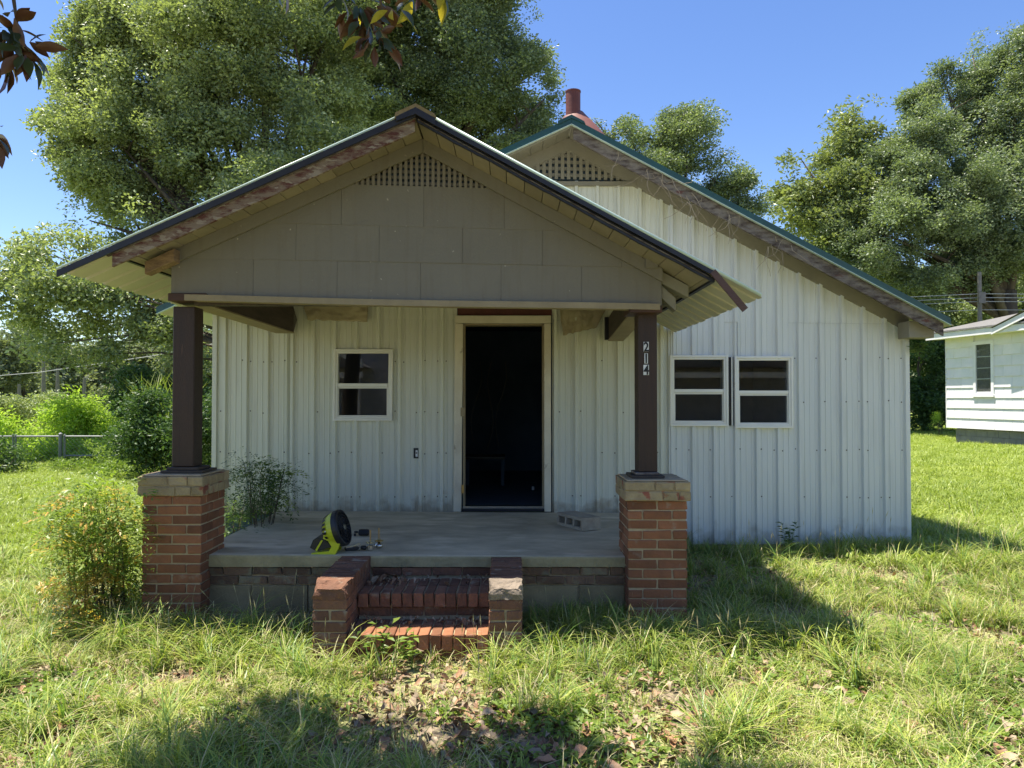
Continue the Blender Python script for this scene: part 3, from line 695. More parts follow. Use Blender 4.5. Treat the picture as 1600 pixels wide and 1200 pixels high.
rake(house, 'rake_trim', M['green'], zroof, AM.x, RM.x, 0, .062, 6.752, 6.762, AM.x)
rake(house, 'rake_trim', M['green'], zroof, LM.x, AM.x-.002, 0, .062, 6.752, 6.762, AM.x)
rake(house, 'drip_lip', M['rooftop'], zroof, AM.x, RM.x, .063, .069, 6.742, 6.78, AM.x)
rake(house, 'drip_lip', M['rooftop'], zroof, LM.x, AM.x-.002, .063, .069, 6.742, 6.78, AM.x)
# roof sheets of the main roof (ribs run down the slope)
def roofsheet(parent, ax, az, ex, ez, y0, y1, mat, thick=.0, name='roof_sheet'):
    prof = ribprofile(y1-y0, minors=0, start=.1, h=.02); b = MB(); L_ = Vector((ex-ax, 0, ez-az)); nrm = Vector((-L_.z, 0, L_.x)).normalized()
    if nrm.z < 0: nrm = -nrm
    for (u, h), (u2, h2) in zip(prof, prof[1:]):
        if u2-u < 1e-5: continue
        jag = .01*R.random()
        A = Vector((ax, y0+u, az))+nrm*h; B_ = Vector((ax, y0+u2, az))+nrm*h2
        b.add([A, B_, B_+L_*(1+jag*.4), A+L_*(1+jag*.4)], [(0,1,2,3)])
        b.add([A-nrm*.0015, B_-nrm*.0015, B_-nrm*.0015+L_*(1+jag*.4), A-nrm*.0015+L_*(1+jag*.4)], [(3,2,1,0)])
    return build(b, name, mat, parent, fix=False)
y = 6.765
while y < HB+.3:
    y2 = min(y+.836, HB+.4)
    m_ = M['green']
    roofsheet(house, AM.x, AM.z-.012, RM.x+.06, zroof(RM.x+.06)-.012, y, y2, m_); roofsheet(house, AM.x, AM.z-.012, LM.x-.02, LM.z-.014, y, y2, m_); y = y2
# decking: pale underside of the sheet plus boards
def deck(parent, mat, zf, x0, x1, off, th, y0, y1, bw, name='soffit_board', gap=.004):
    """boards running back from the rake, stepping down the slope"""
    sgn = 1 if x1 > x0 else -1; x = x0; n = 0
    while (x1-x)*sgn > .02:
        xe = x+sgn*bw*R.uniform(.93, 1.07)
        if (xe-x1)*sgn > 0: xe = x1
        a, c = x+sgn*gap/2, xe-sgn*gap/2; j = R.uniform(0, .004); e = R.uniform(0, .012)
        pts = [(a, zf(a)-off+j), (c, zf(c)-off+j), (c, zf(c)-off-th+j), (a, zf(a)-off-th+j)]
        build(MB().prism(pts, y0+e, y1), name, mat, parent); x = xe
deck(house, M['graytrim'], zroof, AM.x+.01, HX1+.12, .045, .018, 6.812, WY-.045, .125)
deck(house, M['graytrim'], zroof, AM.x-.01, -1.2, .045, .018, 6.812, WY-.045, .125)
rake(house, 'roof_underlay', M['roofunder'], zroof, LM.x-.018, RM.x+.05, .036, .040, 6.79, HB, AM.x)
p = W(1405, 507, 7.0)
build(MB().box(3.76, 4.0, 6.9, 7.1, zroof(3.9)-.26, zroof(3.9)-.10), 'rafter_tail', M['graytrim'], house, bevel=.004)
# ridge caps
def ridgecap(parent, ax, az, y0, y1, hw, sr, sl__, mat, th=.022):
    pts = [(ax-hw, az+sl__*(-hw)), (ax-hw*.9, az-sl__*hw*.9+th), (ax, az+th), (ax+hw*.9, az+sr*hw*.9+th), (ax+hw, az+sr*hw)]
    pts[0] = (ax-hw, az-sl__*hw-.012); pts[1] = (ax-hw*.97, az-sl__*hw*.97+th)
    pts.append((ax, az-.01)); build(MB().prism(pts, y0, y1), 'ridge_cap', mat, parent)
ridgecap(house, AM.x, AM.z+.0, 6.74, HB, .13, s_r, s_l, M['green'])
# flue pipe and its flashing
fy = 7.7; fp = W(895.5, 175, fy)
o = build(MB().lathe([(.078,0),(.078,.405),(.083,.407),(.083,.42),(.070,.42),(.070,.36)], Matrix.Translation((fp.x, fy, fp.z-.20)), 20), 'flue_pipe', M['pipe'], house, smooth=False)
b = MB(); prof = [(.085, fp.z+.01), (.11, fp.z-.02), (.17, fp.z-.085), (.245, fp.z-.17), (.33, fp.z-.28), (.40, fp.z-.40)]
b.lathe([(r, z) for r, z in prof], Matrix.Translation((fp.x+.03, fy+.05, 0)), 20); build(b, 'flue_flashing', M['flash'], house, smooth=True)

# ------------------------------------------------------------ porch roof and gable
proof = thing('porch_roof', 'gabled porch roof with taupe panelled front, lattice vent and peeling boards', 'porch roof', (-.62, 5.8, 2.2))
FY = 4.65; GY = 5.05
A = W(650, 170, FY); L0 = W(88, 421, FY); R0 = W(1190, 462, FY)
def zp(x):
    if x >= A.x: return A.z+(R0.z-A.z)*(x-A.x)/(R0.x-A.x)
    return A.z+(L0.z-A.z)*(x-A.x)/(L0.x-A.x)
sR_ = (R0.z-A.z)/(R0.x-A.x); sL_ = (L0.z-A.z)/(L0.x-A.x)
gx0, gx1 = W(272, 0, GY).x, W(1032, 0, GY).x
DK = .062    # deck underside below roof top
def line(px0, py0, px1, py1, Y=GY):
    p, q = W(px0, py0, Y), W(px1, py1, Y); return lambda x: p.z+(q.z-p.z)*(x-p.x)/(q.x-p.x)
l0 = line(272, 463, 1032, 478); l1 = line(272, 403, 1032, 419); l2 = line(272, 345, 1032, 365); l3 = line(272, 281, 1032, 302)
def under(poly, off=DK):
    poly = clip(poly, -sR_, 1, A.z-off-sR_*A.x); return clip(poly, -sL_, 1, A.z-off-sL_*A.x)
for lo, hi, seams, k in ((l0, l1, (399,529,658,783,908), 0), (l1, l2, (465,594,723,847,970), 1), (l2, l3, (400,535,663,788,915), 2)):
    xx = [gx0]+[W(s_, 0, GY).x for s_ in seams]+[gx1]
    for a, c in zip(xx, xx[1:]):
        a2, c2 = a+.0010, c-.0010; d = R.uniform(0, .0012)
        pl_ = under([(a2, lo(a2)+.002), (c2, lo(c2)+.002+R.uniform(-.002,.002)), (c2, hi(c2)+.003), (a2, hi(a2)+.003)])
        if len(pl_) > 2:
            b = MB(); n = len(pl_); zmin, zmax = min(p[1] for p in pl_), max(p[1] for p in pl_)
            fy_ = lambda z: GY-.006-d+.0048*(z-zmin)/(hi(0)-lo(0))      # laps over the course below
            vs = [(p[0], fy_(p[1]), p[1]) for p in pl_]+[(p[0], GY+.004, p[1]) for p in pl_]
            b.add(vs, [tuple(range(n)), tuple(range(2*n-1, n-1, -1))]+[(i, i+n, (i+1)%n+n, (i+1)%n) for i in range(n)])
            build(b, 'siding_panel', M['taupe'], proof)
# sheathing behind the panels (below the vent)
pl_ = under([(gx0+.002, l0(gx0)), (gx1-.002, l0(gx1)), (gx1-.002, l3(gx1)), (gx0+.002, l3(gx0))])
build(MB().prism(pl_, GY+.006, GY+.09), 'gable_sheathing', M['beamwood'], proof)
lattice(proof, M['lattice'], GY-.004, W(540, 289, GY), W(782, 295.5, GY), zp, DK+.088, W(540,0,GY).x, W(782,0,GY).x, .0378, .0205, .0395, A.x)
rake(proof, 'frieze_board', M['taupe'], zp, gx0+.0, A.x-.001, DK, DK+.092, GY-.035, GY-.014, A.x)
rake(proof, 'frieze_board', M['taupe'], zp, A.x+.001, gx1, DK, DK+.092, GY-.033, GY-.014, A.x)
# bottom molding and beam behind
b = MB(); n = 24; vs = []
for i in range(n+1):
    x = gx0+.11+(gx1-gx0-.13)*i/n; z = l0(x)+.004*math.sin(x*2)
    vs += [(x, GY-.045, z+.006), (x, GY-.045, z-.036), (x, GY+.04, z-.036), (x, GY+.04, z+.006)]
fs = [(0,1,2,3), tuple(4*n+i for i in range(4))]+[(4*i+k, 4*i+4+k, 4*i+4+(k+1)%4, 4*i+(k+1)%4) for i in range(n) for k in range(4)]
build(b.add(vs, fs), 'bottom_molding', M['tanwood'], proof)
build(MB().box(gx0+.14, gx1-.18, GY+.045, GY+.12, 2.235, 2.34), 'front_beam', M['beamwood'], proof)
for (a, c, d, e) in ((262, 322, 458, 470), (984, 1035, 478.5, 488)):
    p, q = W(a, d, GY-.03), W(c, e, GY-.03); build(MB().box(p.x, q.x, GY-.03, GY+.25, q.z, p.z), 'top_plate', M['brownwood'], proof, bevel=.004)
# side beams from the posts back to the wall
def sbeam(fa, ba, w_, h, name='side_beam'):
    """fa, ba: bottom inner-edge points front and back"""
    b = MB(); sgn = w_
    vs = []
    for p in (fa, ba): vs += [(p.x, p.y, p.z), (p.x+w_, p.y, p.z), (p.x+w_, p.y, p.z+h), (p.x, p.y, p.z+h)]
    o = build(b.add(vs, [(0,1,2,3),(4,7,6,5),(0,4,5,1),(1,5,6,2),(2,6,7,3),(3,7,4,0)]), name, M['beamwood'], proof, bevel=.004)
    t_ = MB(); vs = []
    for p in (fa, ba): vs += [(p.x-.006*(1 if w_>0 else -1), p.y, p.z-.012), (p.x+w_, p.y, p.z-.012), (p.x+w_, p.y, p.z-.001), (p.x-.006*(1 if w_>0 else -1), p.y, p.z-.001)]
    build(t_.add(vs, [(0,1,2,3),(4,7,6,5),(0,4,5,1),(1,5,6,2),(2,6,7,3),(3,7,4,0)]), 'beam_soffit', M['tanwood'], proof)
sbeam(W(322, 474, 5.28), W(459, 519, 7.05), -.17, .24)
sbeam(W(984, 490, 5.28), W(951, 531, 7.05), .14, .22)
b = MB(); p = W(457, 519, 7.06); b.tube([p+Vector((0,0,.0)), p+Vector((.02,0,.12)), p+Vector((-.01,0,.26))], [.012,.022,.015], 6); build(b, 'frayed_wrap', M['intlight'], proof)
p = W(950, 531, 7.06); b = MB().box(p.x-.03, p.x+.005, 7.04, 7.09, p.z, p.z+.22); build(b, 'wrap_strip', M['navy'], proof)
# deck
dxl, dxr = W(180, 0, FY).x, W(1112, 0, FY).x
deck(proof, M['soffit'], zp, A.x-.004, dxl, .042, .02, 4.715, 7.12, .118, gap=.005)
deck(proof, M['soffit'], zp, A.x+.004, dxr, .042, .02, 4.715, 7.12, .118, gap=.005)
rake(proof, 'roof_felt', M['navy'], zp, dxl, dxr, .030, .0405, 4.70, 7.12, A.x)
# dark edge strips where the decking ends
for xx, s_ in ((dxl, -1), (dxr, 1)):
    build(MB().prism([(xx+.004*s_, zp(xx)-.032), (xx+.03*s_, zp(xx)-.035-.01), (xx+.03*s_, zp(xx)-.07), (xx+.004*s_, zp(xx)-.07)], 4.72, 7.11), 'deck_edge', M['navy'], proof)
# barge boards
rake(proof, 'barge_board', M['peel'], zp, dxl-.02, A.x-.012, .050, .130, 4.684, 4.708, A.x, wavy=.005, label='red barge board with peeling paint')
rake(proof, 'barge_strip', M['oldwood'], zp, dxl-.05, A.x-.004, .042, .050, 4.672, 4.70, A.x, wavy=.004)
rake(proof, 'barge_board', M['navy'], zp, A.x+.004, dxr+.01, .050, .072, 4.684, 4.708, A.x, wavy=.006, label='thin dark strip for shadow and membrane in place of the other barge board')  # dark strip painted for the black shadow and membrane along this rake
rake(proof, 'barge_strip', M['oldwood'], zp, A.x+.01, dxr-.02, .050, .056, 4.676, 4.683, A.x, wavy=.003)
rake(proof, 'rake_trim', M['navy'], zp, L0.x, A.x-.001, .006, .048, FY, FY+.012, A.x)
rake(proof, 'rake_trim', M['navy'], zp, A.x+.001, dxr+.02, .006, .038, FY, FY+.012, A.x)
for xe, rr in ((L0.x, .007), (R0.x, .011)):
    build(MB().tube([(A.x, FY+.006, A.z+.006), (xe, FY+.006, zp(xe)+.006)], rr, 10), 'rake_lip', M['rooftop'], proof, smooth=True)
# sheets
y = FY+.013
while y < 7.1:
    y2 = min(y+.62, 7.14)
    roofsheet(proof, A.x, A.z-.006, L0.x, L0.z-.006, y, y2, M['roofunder']); roofsheet(proof, A.x, A.z-.006, R0.x, R0.z-.006, y, y2, M['roofunder']); y = y2
ridgecap(proof, A.x, A.z+.004, FY-.02, 7.14, .135, sR_, sL_, M['mossbrick'], .024)
build(MB().prism([(A.x-.125, A.z-.03-sL_*.125), (A.x-.125, A.z-.001-sL_*.125), (A.x, A.z+.003), (A.x+.125, A.z-.001+sR_*.125), (A.x+.125, A.z-.045+sR_*.125), (A.x, A.z-.04)], FY-.022, FY-.006), 'ridge_end', M['navy'], proof)
# brackets and rafter ends beside the gable
def bracket(p, q, Y0, Y1, h, mat):
    a, c = W(*p, Y0), W(*q, Y0)
    build(MB().prism([(a.x, a.z), (c.x, c.z), (c.x, c.z-h), (a.x, a.z-h)], Y0, Y1), 'rafter_end', mat, proof, bevel=.003)
bracket((226, 409), (272, 388), GY-.12, GY-.03, .085, M['rawwood'])
bracket((1034, 424), (1076, 446), GY+.02, GY+.12, .085, M['graytrim'])
bracket((1034, 446), (1056, 466), GY+.02, GY+.12, .09, M['graytrim'])
bracket((1034, 446), (1052, 456), GY+.5, GY+.6, .09, M['graytrim'])
b0_, b1_ = W(1009, 402, GY-.05), W(1028, 416, GY-.05)
build(MB().box(b0_.x, b1_.x, GY-.05, GY-.036, b1_.z-.01, b0_.z), 'patch_block', M['taupe'], proof)
# the loose strip hanging from the right rake
p, q = W(1114, 424, FY-.01), W(1165, 484, FY-.03); d = (q-p); nrm = Vector((-d.z, 0, d.x)).normalized()*.021
b = MB(); vs = [p-nrm, p+nrm, q+nrm, q-nrm]; vs += [v+Vector((0,.012,0)) for v in vs]
build(b.add(vs, [(0,1,2,3),(7,6,5,4),(0,4,5,1),(1,5,6,2),(2,6,7,3),(3,7,4,0)]), 'loose_trim', M['brownwood'], proof)
# inner ceiling
build(MB().box(gx0+.02, gx1-.02, GY+.13, 7.12, 2.53, 2.55), 'porch_ceiling', M['beamwood'], proof)

# ------------------------------------------------------------ small things on the porch
def slabz(x): return SZ-.0054*(x+.65)
# cinder block lying on its side with three holes
c0 = Vector((.585, 6.10, slabz(.6)+.003)); ang = math.atan2(.33, -.186)
t = thing('cinder_block', 'grey three-hole concrete block lying by the doorway wall', 'concrete block', c0)
Mx = Matrix.Translation(c0) @ Matrix.Rotation(ang, 4, 'Z')     # local x along length, local -y into the block's depth
b = MB(); Lb, Db, Hb = .385, .19, .108; wt = .026; hw = (Lb-wt*4)/3
import bmesh
def M4(x0,x1,y0,y1,z0,z1): b.box(x0,x1,y0,y1,z0,z1,Mx)
M4(0, Lb, -Db, 0, 0, wt); M4(0, Lb, -Db, 0, Hb-wt, Hb)
for i in range(4): M4(i*(wt+hw), i*(wt+hw)+wt, -Db, 0, wt, Hb-wt)
build(b, 'block_shell', M['cinder'], t, bevel=.002)
b = MB(); [b.box(wt+i*(wt+hw), wt+i*(wt+hw)+hw, -Db+.004, -Db+.02, wt, Hb-wt, Mx) for i in range(3)]
build(b, 'web', M['cinder'], t)
# portable fan
fc = W(518, 864, 5.24); fz = slabz(fc.x)+.003
fan = thing('portable_fan', 'lime yellow portable fan with black round grille tilted back on the porch', 'fan', (fc.x, 5.24, fz))
S = 5.24/FPX
ctr = Vector(((529-800)*S, 5.26, CAMZ-(826-623)*S))
d = Vector((.95, -.12, .28)).normalized(); up = Vector((0,0,1)); e1 = d.cross(up).normalized(); e2 = e1.cross(d)
Mf = Matrix.Translation(ctr) @ Matrix(((e1.x, e2.x, d.x, 0), (e1.y, e2.y, d.y, 0), (e1.z, e2.z, d.z, 0), (0,0,0,1)))
build(MB().lathe([(.035,-.105),(.06,-.10),(.10,-.075),(.118,-.04),(.126,0),(.126,.004)], Mf, 28), 'housing', M['yellow'], fan, smooth=False)
b = MB()
for k in range(22):
    a = 2*math.pi*k/22
    Mk = Mf @ Matrix.Rotation(a, 4, 'Z')
    b.add([Mk @ Vector(v) for v in ((.066,-.006,-.0985),(.104,-.009,-.0745),(.117,-.009,-.048),(.117,.009,-.048),(.104,.009,-.0745),(.066,.006,-.0985))], [(0,1,4,5),(1,2,3,4)])
for v in range(len(b.v)): b.v[v] = tuple(Vector(b.v[v])+(Vector(b.v[v])-ctr).normalized()*.0025)
build(b, 'vent_slots', M['black'], fan, fix=False)
ring = MB(); seg = 28
ring.lathe([(.126,-.004),(.132,.0),(.133,.03),(.128,.042),(.115,.045),(.113,.036),(.113,.006)], Mf, seg); build(ring, 'grille_ring', M['blackplastic'], fan)
g = MB()
for r in (.02,.045,.068,.09):
    pts = [Mf @ Vector((r*math.cos(2*math.pi*k/24), r*math.sin(2*math.pi*k/24), .046)) for k in range(25)]; g.tube(pts, .0022, 4)
for k in range(16):
    a = 2*math.pi*k/16; g.tube([Mf @ Vector((.018*math.cos(a), .018*math.sin(a), .047)), Mf @ Vector((.118*math.cos(a+.35), .118*math.sin(a+.35), .043))], .0025, 4)
build(g, 'grille', M['blackplastic'], fan, fix=False)
build(MB().lathe([(.022,.04),(.022,.05),(.006,.052)], Mf, 14), 'hub', M['steel'], fan)
b = MB()
for k in range(5):
    a = 2*math.pi*k/5; Mk = Mf @ Matrix.Rotation(a, 4, 'Z')
    b.add([Mk @ Vector(v) for v in ((.018,-.012,.012),(.1,-.045,.006),(.105,.03,.028),(.02,.014,.028))], [(0,1,2,3)])
build(b, 'fan_blade', M['blackplastic'], fan, fix=False)
def px(a, c, dy=0): return Vector(((a-800)*S, 5.24+dy, CAMZ-(c-623)*S))
def slabpoly(pts, y0, y1, name, mat, par, bev=.002):
    P = [px(*p) for p in pts]; return build(MB().prism([(p.x, p.z) for p in P], y0, y1), name, mat, par, bevel=bev)
for dy0, dy1 in ((-.075, -.055), (.085, .105)):
    slabpoly([(512,826),(519,824),(536,846),(534,852),(528,863.5),(492,863.5),(492,860),(519,857),(523,850),(517,841),(510,838)], 5.24+dy0, 5.24+dy1, 'bracket_arm', M['yellow'], fan)
slabpoly([(494,860.5),(528,860.5),(528,864.5),(491,864.5)], 5.24-.053, 5.24+.083, 'foot', M['yellow'], fan)
slabpoly([(502,842),(510,838),(520,842),(522,852),(500,858)], 5.24-.05, 5.24+.08, 'battery_mount', M['blackplastic'], fan)
slabpoly([(488,853),(493,841),(499,837),(507,841),(497,858)], 5.24-.045, 5.24+.075, 'battery', M['blackplastic'], fan)
slabpoly([(497,856),(506,841),(508.5,841.5),(499.5,858)], 5.24-.056, 5.24-.048, 'battery_rim', M['yellow'], fan, 0)
build(MB().lathe([(.016,-.006),(.018,0),(.012,.006)], Matrix.Translation(px(516,828,-.078)) @ Matrix.Rotation(math.pi/2,4,'X'), 14), 'tilt_knob', M['white'], fan)
# black pouch
p = W(568, 838, 5.85); pz_ = slabz(p.x)+.004
t = thing('black_pouch', 'small black case lying alone behind the door hardware', 'case', (p.x, 5.85, pz_))
b = MB().lathe([(.012,-.04),(.024,-.036),(.027,-.02),(.027,.03),(.024,.042),(.012,.046)], Matrix.Translation((p.x, 5.85, pz_+.027)) @ Matrix.Rotation(math.pi/2, 4, 'Y'), 10); build(b, 'case_body', M['blackplastic'], t)
b = MB().lathe([(.006,-.075),(.010,-.065),(.009,-.045)], Matrix.Translation((p.x, 5.85, pz_+.03)) @ Matrix.Rotation(math.pi/2, 4, 'Y'), 8); b.box(p.x-.075, p.x-.06, 5.84, 5.86, pz_, pz_+.018); build(b, 'nozzle', M['blackplastic'], t)
# phone / lock plate
p = W(549, 860, 5.27); pz_ = slabz(p.x)+.005
t = thing('handheld_tool', 'flat black tool with silver edge lying against the fan foot', 'tool', (p.x, 5.3, pz_))
Mx = Matrix.Translation((p.x, 5.31, pz_)) @ Matrix.Rotation(.35, 4, 'Z')
build(MB().box(-.055, .045, -.03, .03, 0, .018, Mx), 'tool_body', M['blackplastic'], t, bevel=.004)
build(MB().box(-.02, .062, .0, .032, .019, .023, Mx @ Matrix.Rotation(-.25, 4, 'Y')), 'tool_blade', M['steel'], t)
build(MB().box(-.05, -.02, -.02, .0, .019, .03, Mx), 'tool_clip', M['steel'], t)
# door knobs
def knob(px_, py_, Y, label, kind):
    p = W(px_, py_, Y); z0 = slabz(p.x)+.003; s_ = 1.0
    t = thing('door_knob', label, 'door knob', (p.x, Y, z0), 'loose door knobs with spindles')
    T = Matrix.Translation((p.x, Y, z0))
    if kind == 0:
        build(MB().lathe([(.019,0),(.021,.004),(.021,.036),(.016,.040)], T, 18), 'collar', M['steel'], t)
        build(MB().lathe([(.010,.040),(.012,.052),(.032,.056),(.032,.061),(.012,.064)], T, 18), 'rose', M['steel'], t)
    else:
        build(MB().lathe([(.012,0),(.026,.006),(.030,.018),(.026,.030),(.012,.036),(.010,.048)], T, 18), 'knob', M['steel'], t, smooth=True)
        build(MB().lathe([(.012,.048),(.034,.053),(.034,.058),(.014,.062),(.010,.070)], T, 18), 'rose', M['brass'], t)
    build(MB().box(-.0035, .0035, -.0035, .0035, .062, .148, T), 'spindle', M['brass'], t)
knob(578.5, 860, 5.30, 'cylinder shaped silver knob part with upright spindle, closer to the fan', 0)
knob(592, 857, 5.38, 'round silver door knob with brass disc and upright spindle', 1)
p = W(568, 859, 5.32); z0 = slabz(p.x)+.003
t = thing('latch_piece', 'small dark latch piece lying between the fan and the knobs', 'latch', (p.x, 5.32, z0))
build(MB().lathe([(.014,-.022),(.016,-.01),(.016,.012),(.010,.018)], Matrix.Translation((p.x+.006, 5.31, z0+.0165)) @ Matrix.Rotation(math.pi/2, 4, 'Y') @ Matrix.Rotation(.3, 4, 'X'), 12), 'latch_barrel', M['blackplastic'], t)
build(MB().box(p.x-.045, p.x-.017, 5.295, 5.32, z0, z0+.014), 'latch_bolt', M['steel'], t, bevel=.003)
# things inside the doorway
for (a, y0_, y1_, Y, r, lb_) in ((770, 565, 700, 9.0, .006, 'middle one of the wires'), (786, 566, 700, 9.0, .006, 'wire nearest the free side of the doorway'), (748, 565, 690, 9.3, .006, 'wire nearest the strike plate side')):
    b = MB(); p0 = W(a, y0_, Y); p1 = W(a-8, y1_, Y)
    b.tube([p0.lerp(p1, k/10)+Vector((.05*math.sin(k*.6+a), 0, 0)) for k in range(11)], r, 5)
    o = build(b, 'hanging_wire', M['intlight'], None, origin=p0); tagp(o, lb_+', hanging in the dark room behind the doorway', 'wire', 'loose wires hanging inside')
p = W(765, 712, 9.4)
t = thing('work_bench', 'low bench board dimly seen through the open doorway', 'bench', (p.x, 9.4, SZ))
build(MB().box(p.x-.35, p.x+.2, 9.2, 9.6, p.z-.03, p.z), 'bench_top', M['intlight'], t)
for q in (-.3, .15): build(MB().box(p.x+q, p.x+q+.04, 9.3, 9.5, SZ, p.z-.031), 'leg', M['interior'], t)
p = W(833, 763, 8.5); o = build(MB().box(p.x-.015, p.x+.012, 8.5, 8.51, p.z-.02, p.z+.02), 'paper_scrap', M['white'], None, origin=p); tagp(o, 'tiny white scrap low inside the dark doorway', 'scrap')

# ------------------------------------------------------------ scatter by instances for foliage and grass
def srccoll(name, meshes):
    c = bpy.data.collections.new(name)
    for i, me in enumerate(meshes):
        o = bpy.data.objects.new('%s_%02d' % (name, i), me); c.objects.link(o)
    return c
_gn = {}
def gngroup(coll):
    if coll.name in _gn: return _gn[coll.name]
    g = bpy.data.node_groups.new('scatter_'+coll.name, 'GeometryNodeTree')
    g.interface.new_socket('Geometry', in_out='INPUT', socket_type='NodeSocketGeometry'); g.interface.new_socket('Geometry', in_out='OUTPUT', socket_type='NodeSocketGeometry')
    N, L = g.nodes, g.links; gi, go = N.new('NodeGroupInput'), N.new('NodeGroupOutput')
    ip = N.new('GeometryNodeInstanceOnPoints'); ci = N.new('GeometryNodeCollectionInfo'); ci.inputs['Collection'].default_value = coll
    ci.inputs['Separate Children'].default_value = True; ci.inputs['Reset Children'].default_value = True
    L.new(gi.outputs[0], ip.inputs['Points']); L.new(ci.outputs[0], ip.inputs['Instance']); ip.inputs['Pick Instance'].default_value = True
    def na(n, t_):
        a = N.new('GeometryNodeInputNamedAttribute'); a.data_type = t_; a.inputs['Name'].default_value = n; return [o for o in a.outputs if o.enabled and o.name == 'Attribute'][0]
    L.new(na('vid', 'INT'), ip.inputs['Instance Index']); L.new(na('rot', 'FLOAT_VECTOR'), ip.inputs['Rotation']); L.new(na('scl', 'FLOAT'), ip.inputs['Scale'])
    L.new(ip.outputs[0], go.inputs[0]); _gn[coll.name] = g; return g
def scatter(name, pts, rots, scls, coll, parent=None, origin=None):
    pts = np.asarray(pts, float); n = len(pts); org = Vector(origin) if origin is not None else (WL[parent] if parent else Vector((0,0,0)))
    me = bpy.data.meshes.new(name); me.vertices.add(n); me.vertices.foreach_set('co', (pts-np.array(org)).astype(np.float32).ravel())
    a = me.attributes.new('rot', 'FLOAT_VECTOR', 'POINT'); a.data.foreach_set('vector', np.asarray(rots, np.float32).ravel())
    a = me.attributes.new('scl', 'FLOAT', 'POINT'); a.data.foreach_set('value', np.asarray(scls, np.float32))
    a = me.attributes.new('vid', 'INT', 'POINT'); a.data.foreach_set('value', NR.randint(0, 1000, n).astype(np.int32))
    me.update(); o = bpy.data.objects.new(name, me); C.objects.link(o); o.parent = parent
    base = WL[parent] if parent else Vector((0,0,0)); o.location = org-base; WL[o] = org
    md = o.modifiers.new('scatter', 'NODES'); md.node_group = gngroup(coll); return o
def meshnp(name, V, F, mats, rnd=None, mi=None):
    me = bpy.data.meshes.new(name); V = np.asarray(V); F = np.asarray(F)
    me.from_pydata(V.tolist(), [], F.tolist())
    for m_ in mats: me.materials.append(m_)
    if rnd is not None: a = me.attributes.new('rnd', 'FLOAT', 'FACE'); a.data.foreach_set('value', np.asarray(rnd, np.float32))
    if mi is not None: me.polygons.foreach_set('material_index', np.asarray(mi, np.int32))
    me.update(); return me
def unit(n): v = NR.normal(size=(n, 3)); return v/np.linalg.norm(v, axis=1)[:, None]
def leafcluster(name, n, rad, ln, wd, mat, flat=.6, up=.5, shape=(1,1,.7), seed=0):
    """n folded leaves spread through an uneven little clump"""
    P = unit(n)*(NR.rand(n, 1)**.5)*rad*np.array(shape)
    D = unit(n)+P/rad*.8; D[:, 2] *= flat; D /= np.linalg.norm(D, axis=1)[:, None]
    U = np.tile([0,0,1.], (n,1))*up+unit(n)*.7; S_ = np.cross(D, U); S_ /= np.linalg.norm(S_, axis=1)[:, None]; Nn = np.cross(S_, D)
    l = (ln*NR.uniform(.7, 1.25, n))[:, None]; w_ = l*wd
    V = np.stack([P, P+D*l*.45+S_*w_*.5+Nn*w_*.12, P+D*l-Nn*l*.12, P+D*l*.45-S_*w_*.5+Nn*w_*.12], 1).reshape(-1, 3)
    k = np.arange(n)[:, None]*4; F = np.concatenate([k+[0,1,2], k+[0,2,3]], 1).reshape(-1, 3)
    return meshnp(name, V, F, [mat], np.repeat(NR.rand(n), 2))
def blobpts(cs, per, jit=.25, shell=(.55,1.05), sub=9, squash=1.0, thin=0):
    """twig positions: clumps sitting on and in the given balls (x,y,z,r)"""
    out = []
    for (x, y, z, r) in cs:
        ns = max(5, int(sub*(r**1.3))); c = unit(ns)*(r*NR.uniform(shell[0], 1.0, ns))[:, None]
        n = int(per*r*r*4)
        k = NR.randint(0, ns, n); cl = r*jit*NR.uniform(.6,1.5,ns)
        p = c[k]+NR.normal(size=(n,3))*cl[k][:, None]*np.array([1,1,.6])
        q = NR.rand(n) < .07; p[q] *= (1+NR.exponential(.16, q.sum()))[:, None]
        p[:, 2] *= squash
        out.append(p+np.array([x,y,z]))
    P_ = np.concatenate(out)
    if thin:
        k_ = np.array([noise.noise(Vector(v)*thin)+.5*noise.noise(Vector(v)*thin*2.7) for v in P_]); P_ = P_[k_ > -.26]
    return P_
def limbs(b, base, tips, r0, splitz):
    base = Vector(base); top = Vector((base.x+R.uniform(-.2,.2), base.y, splitz))
    b.tube([base, base.lerp(top, .1)+Vector((.02,0,0)), base.lerp(top, .5)+Vector((r0*.2,0,0)), top], [r0*1.5, r0*1.05, r0*.9, r0*.8], 9)
    for tpt in tips:
        t_ = Vector(tpt); st = base.lerp(top, R.uniform(.75, 1)); mid = st.lerp(t_, .5)+Vector((R.uniform(-.3,.3), R.uniform(-.3,.3), R.uniform(.0,.5)))
        rr = r0*R.uniform(.25,.42); b.tube([st, st.lerp(mid,.5)+Vector((0,0,-.05)), mid, t_], [rr*1.3, rr, rr*.7, rr*.15], 6)
        for _ in range(5):
            a = mid.lerp(t_, R.uniform(0,.8)); e = a+Vector((R.uniform(-1,1), R.uniform(-1,1), R.uniform(-.3,.9)))*((t_-mid).length*.32)
            m2 = a.lerp(e,.5)+Vector((0,0,.08)); b.tube([a, m2, e], [rr*.35, rr*.2, rr*.05], 4)
CO = {}
CO['oak'] = srccoll('oak_twig', [leafcluster('oak_twig', 80, .42, .105, .55, M['oakleaf']) for _ in range(4)])
CO['oakd'] = srccoll('dark_twig', [leafcluster('dark_twig', 80, .42, .105, .55, M['oakdark']) for _ in range(4)])
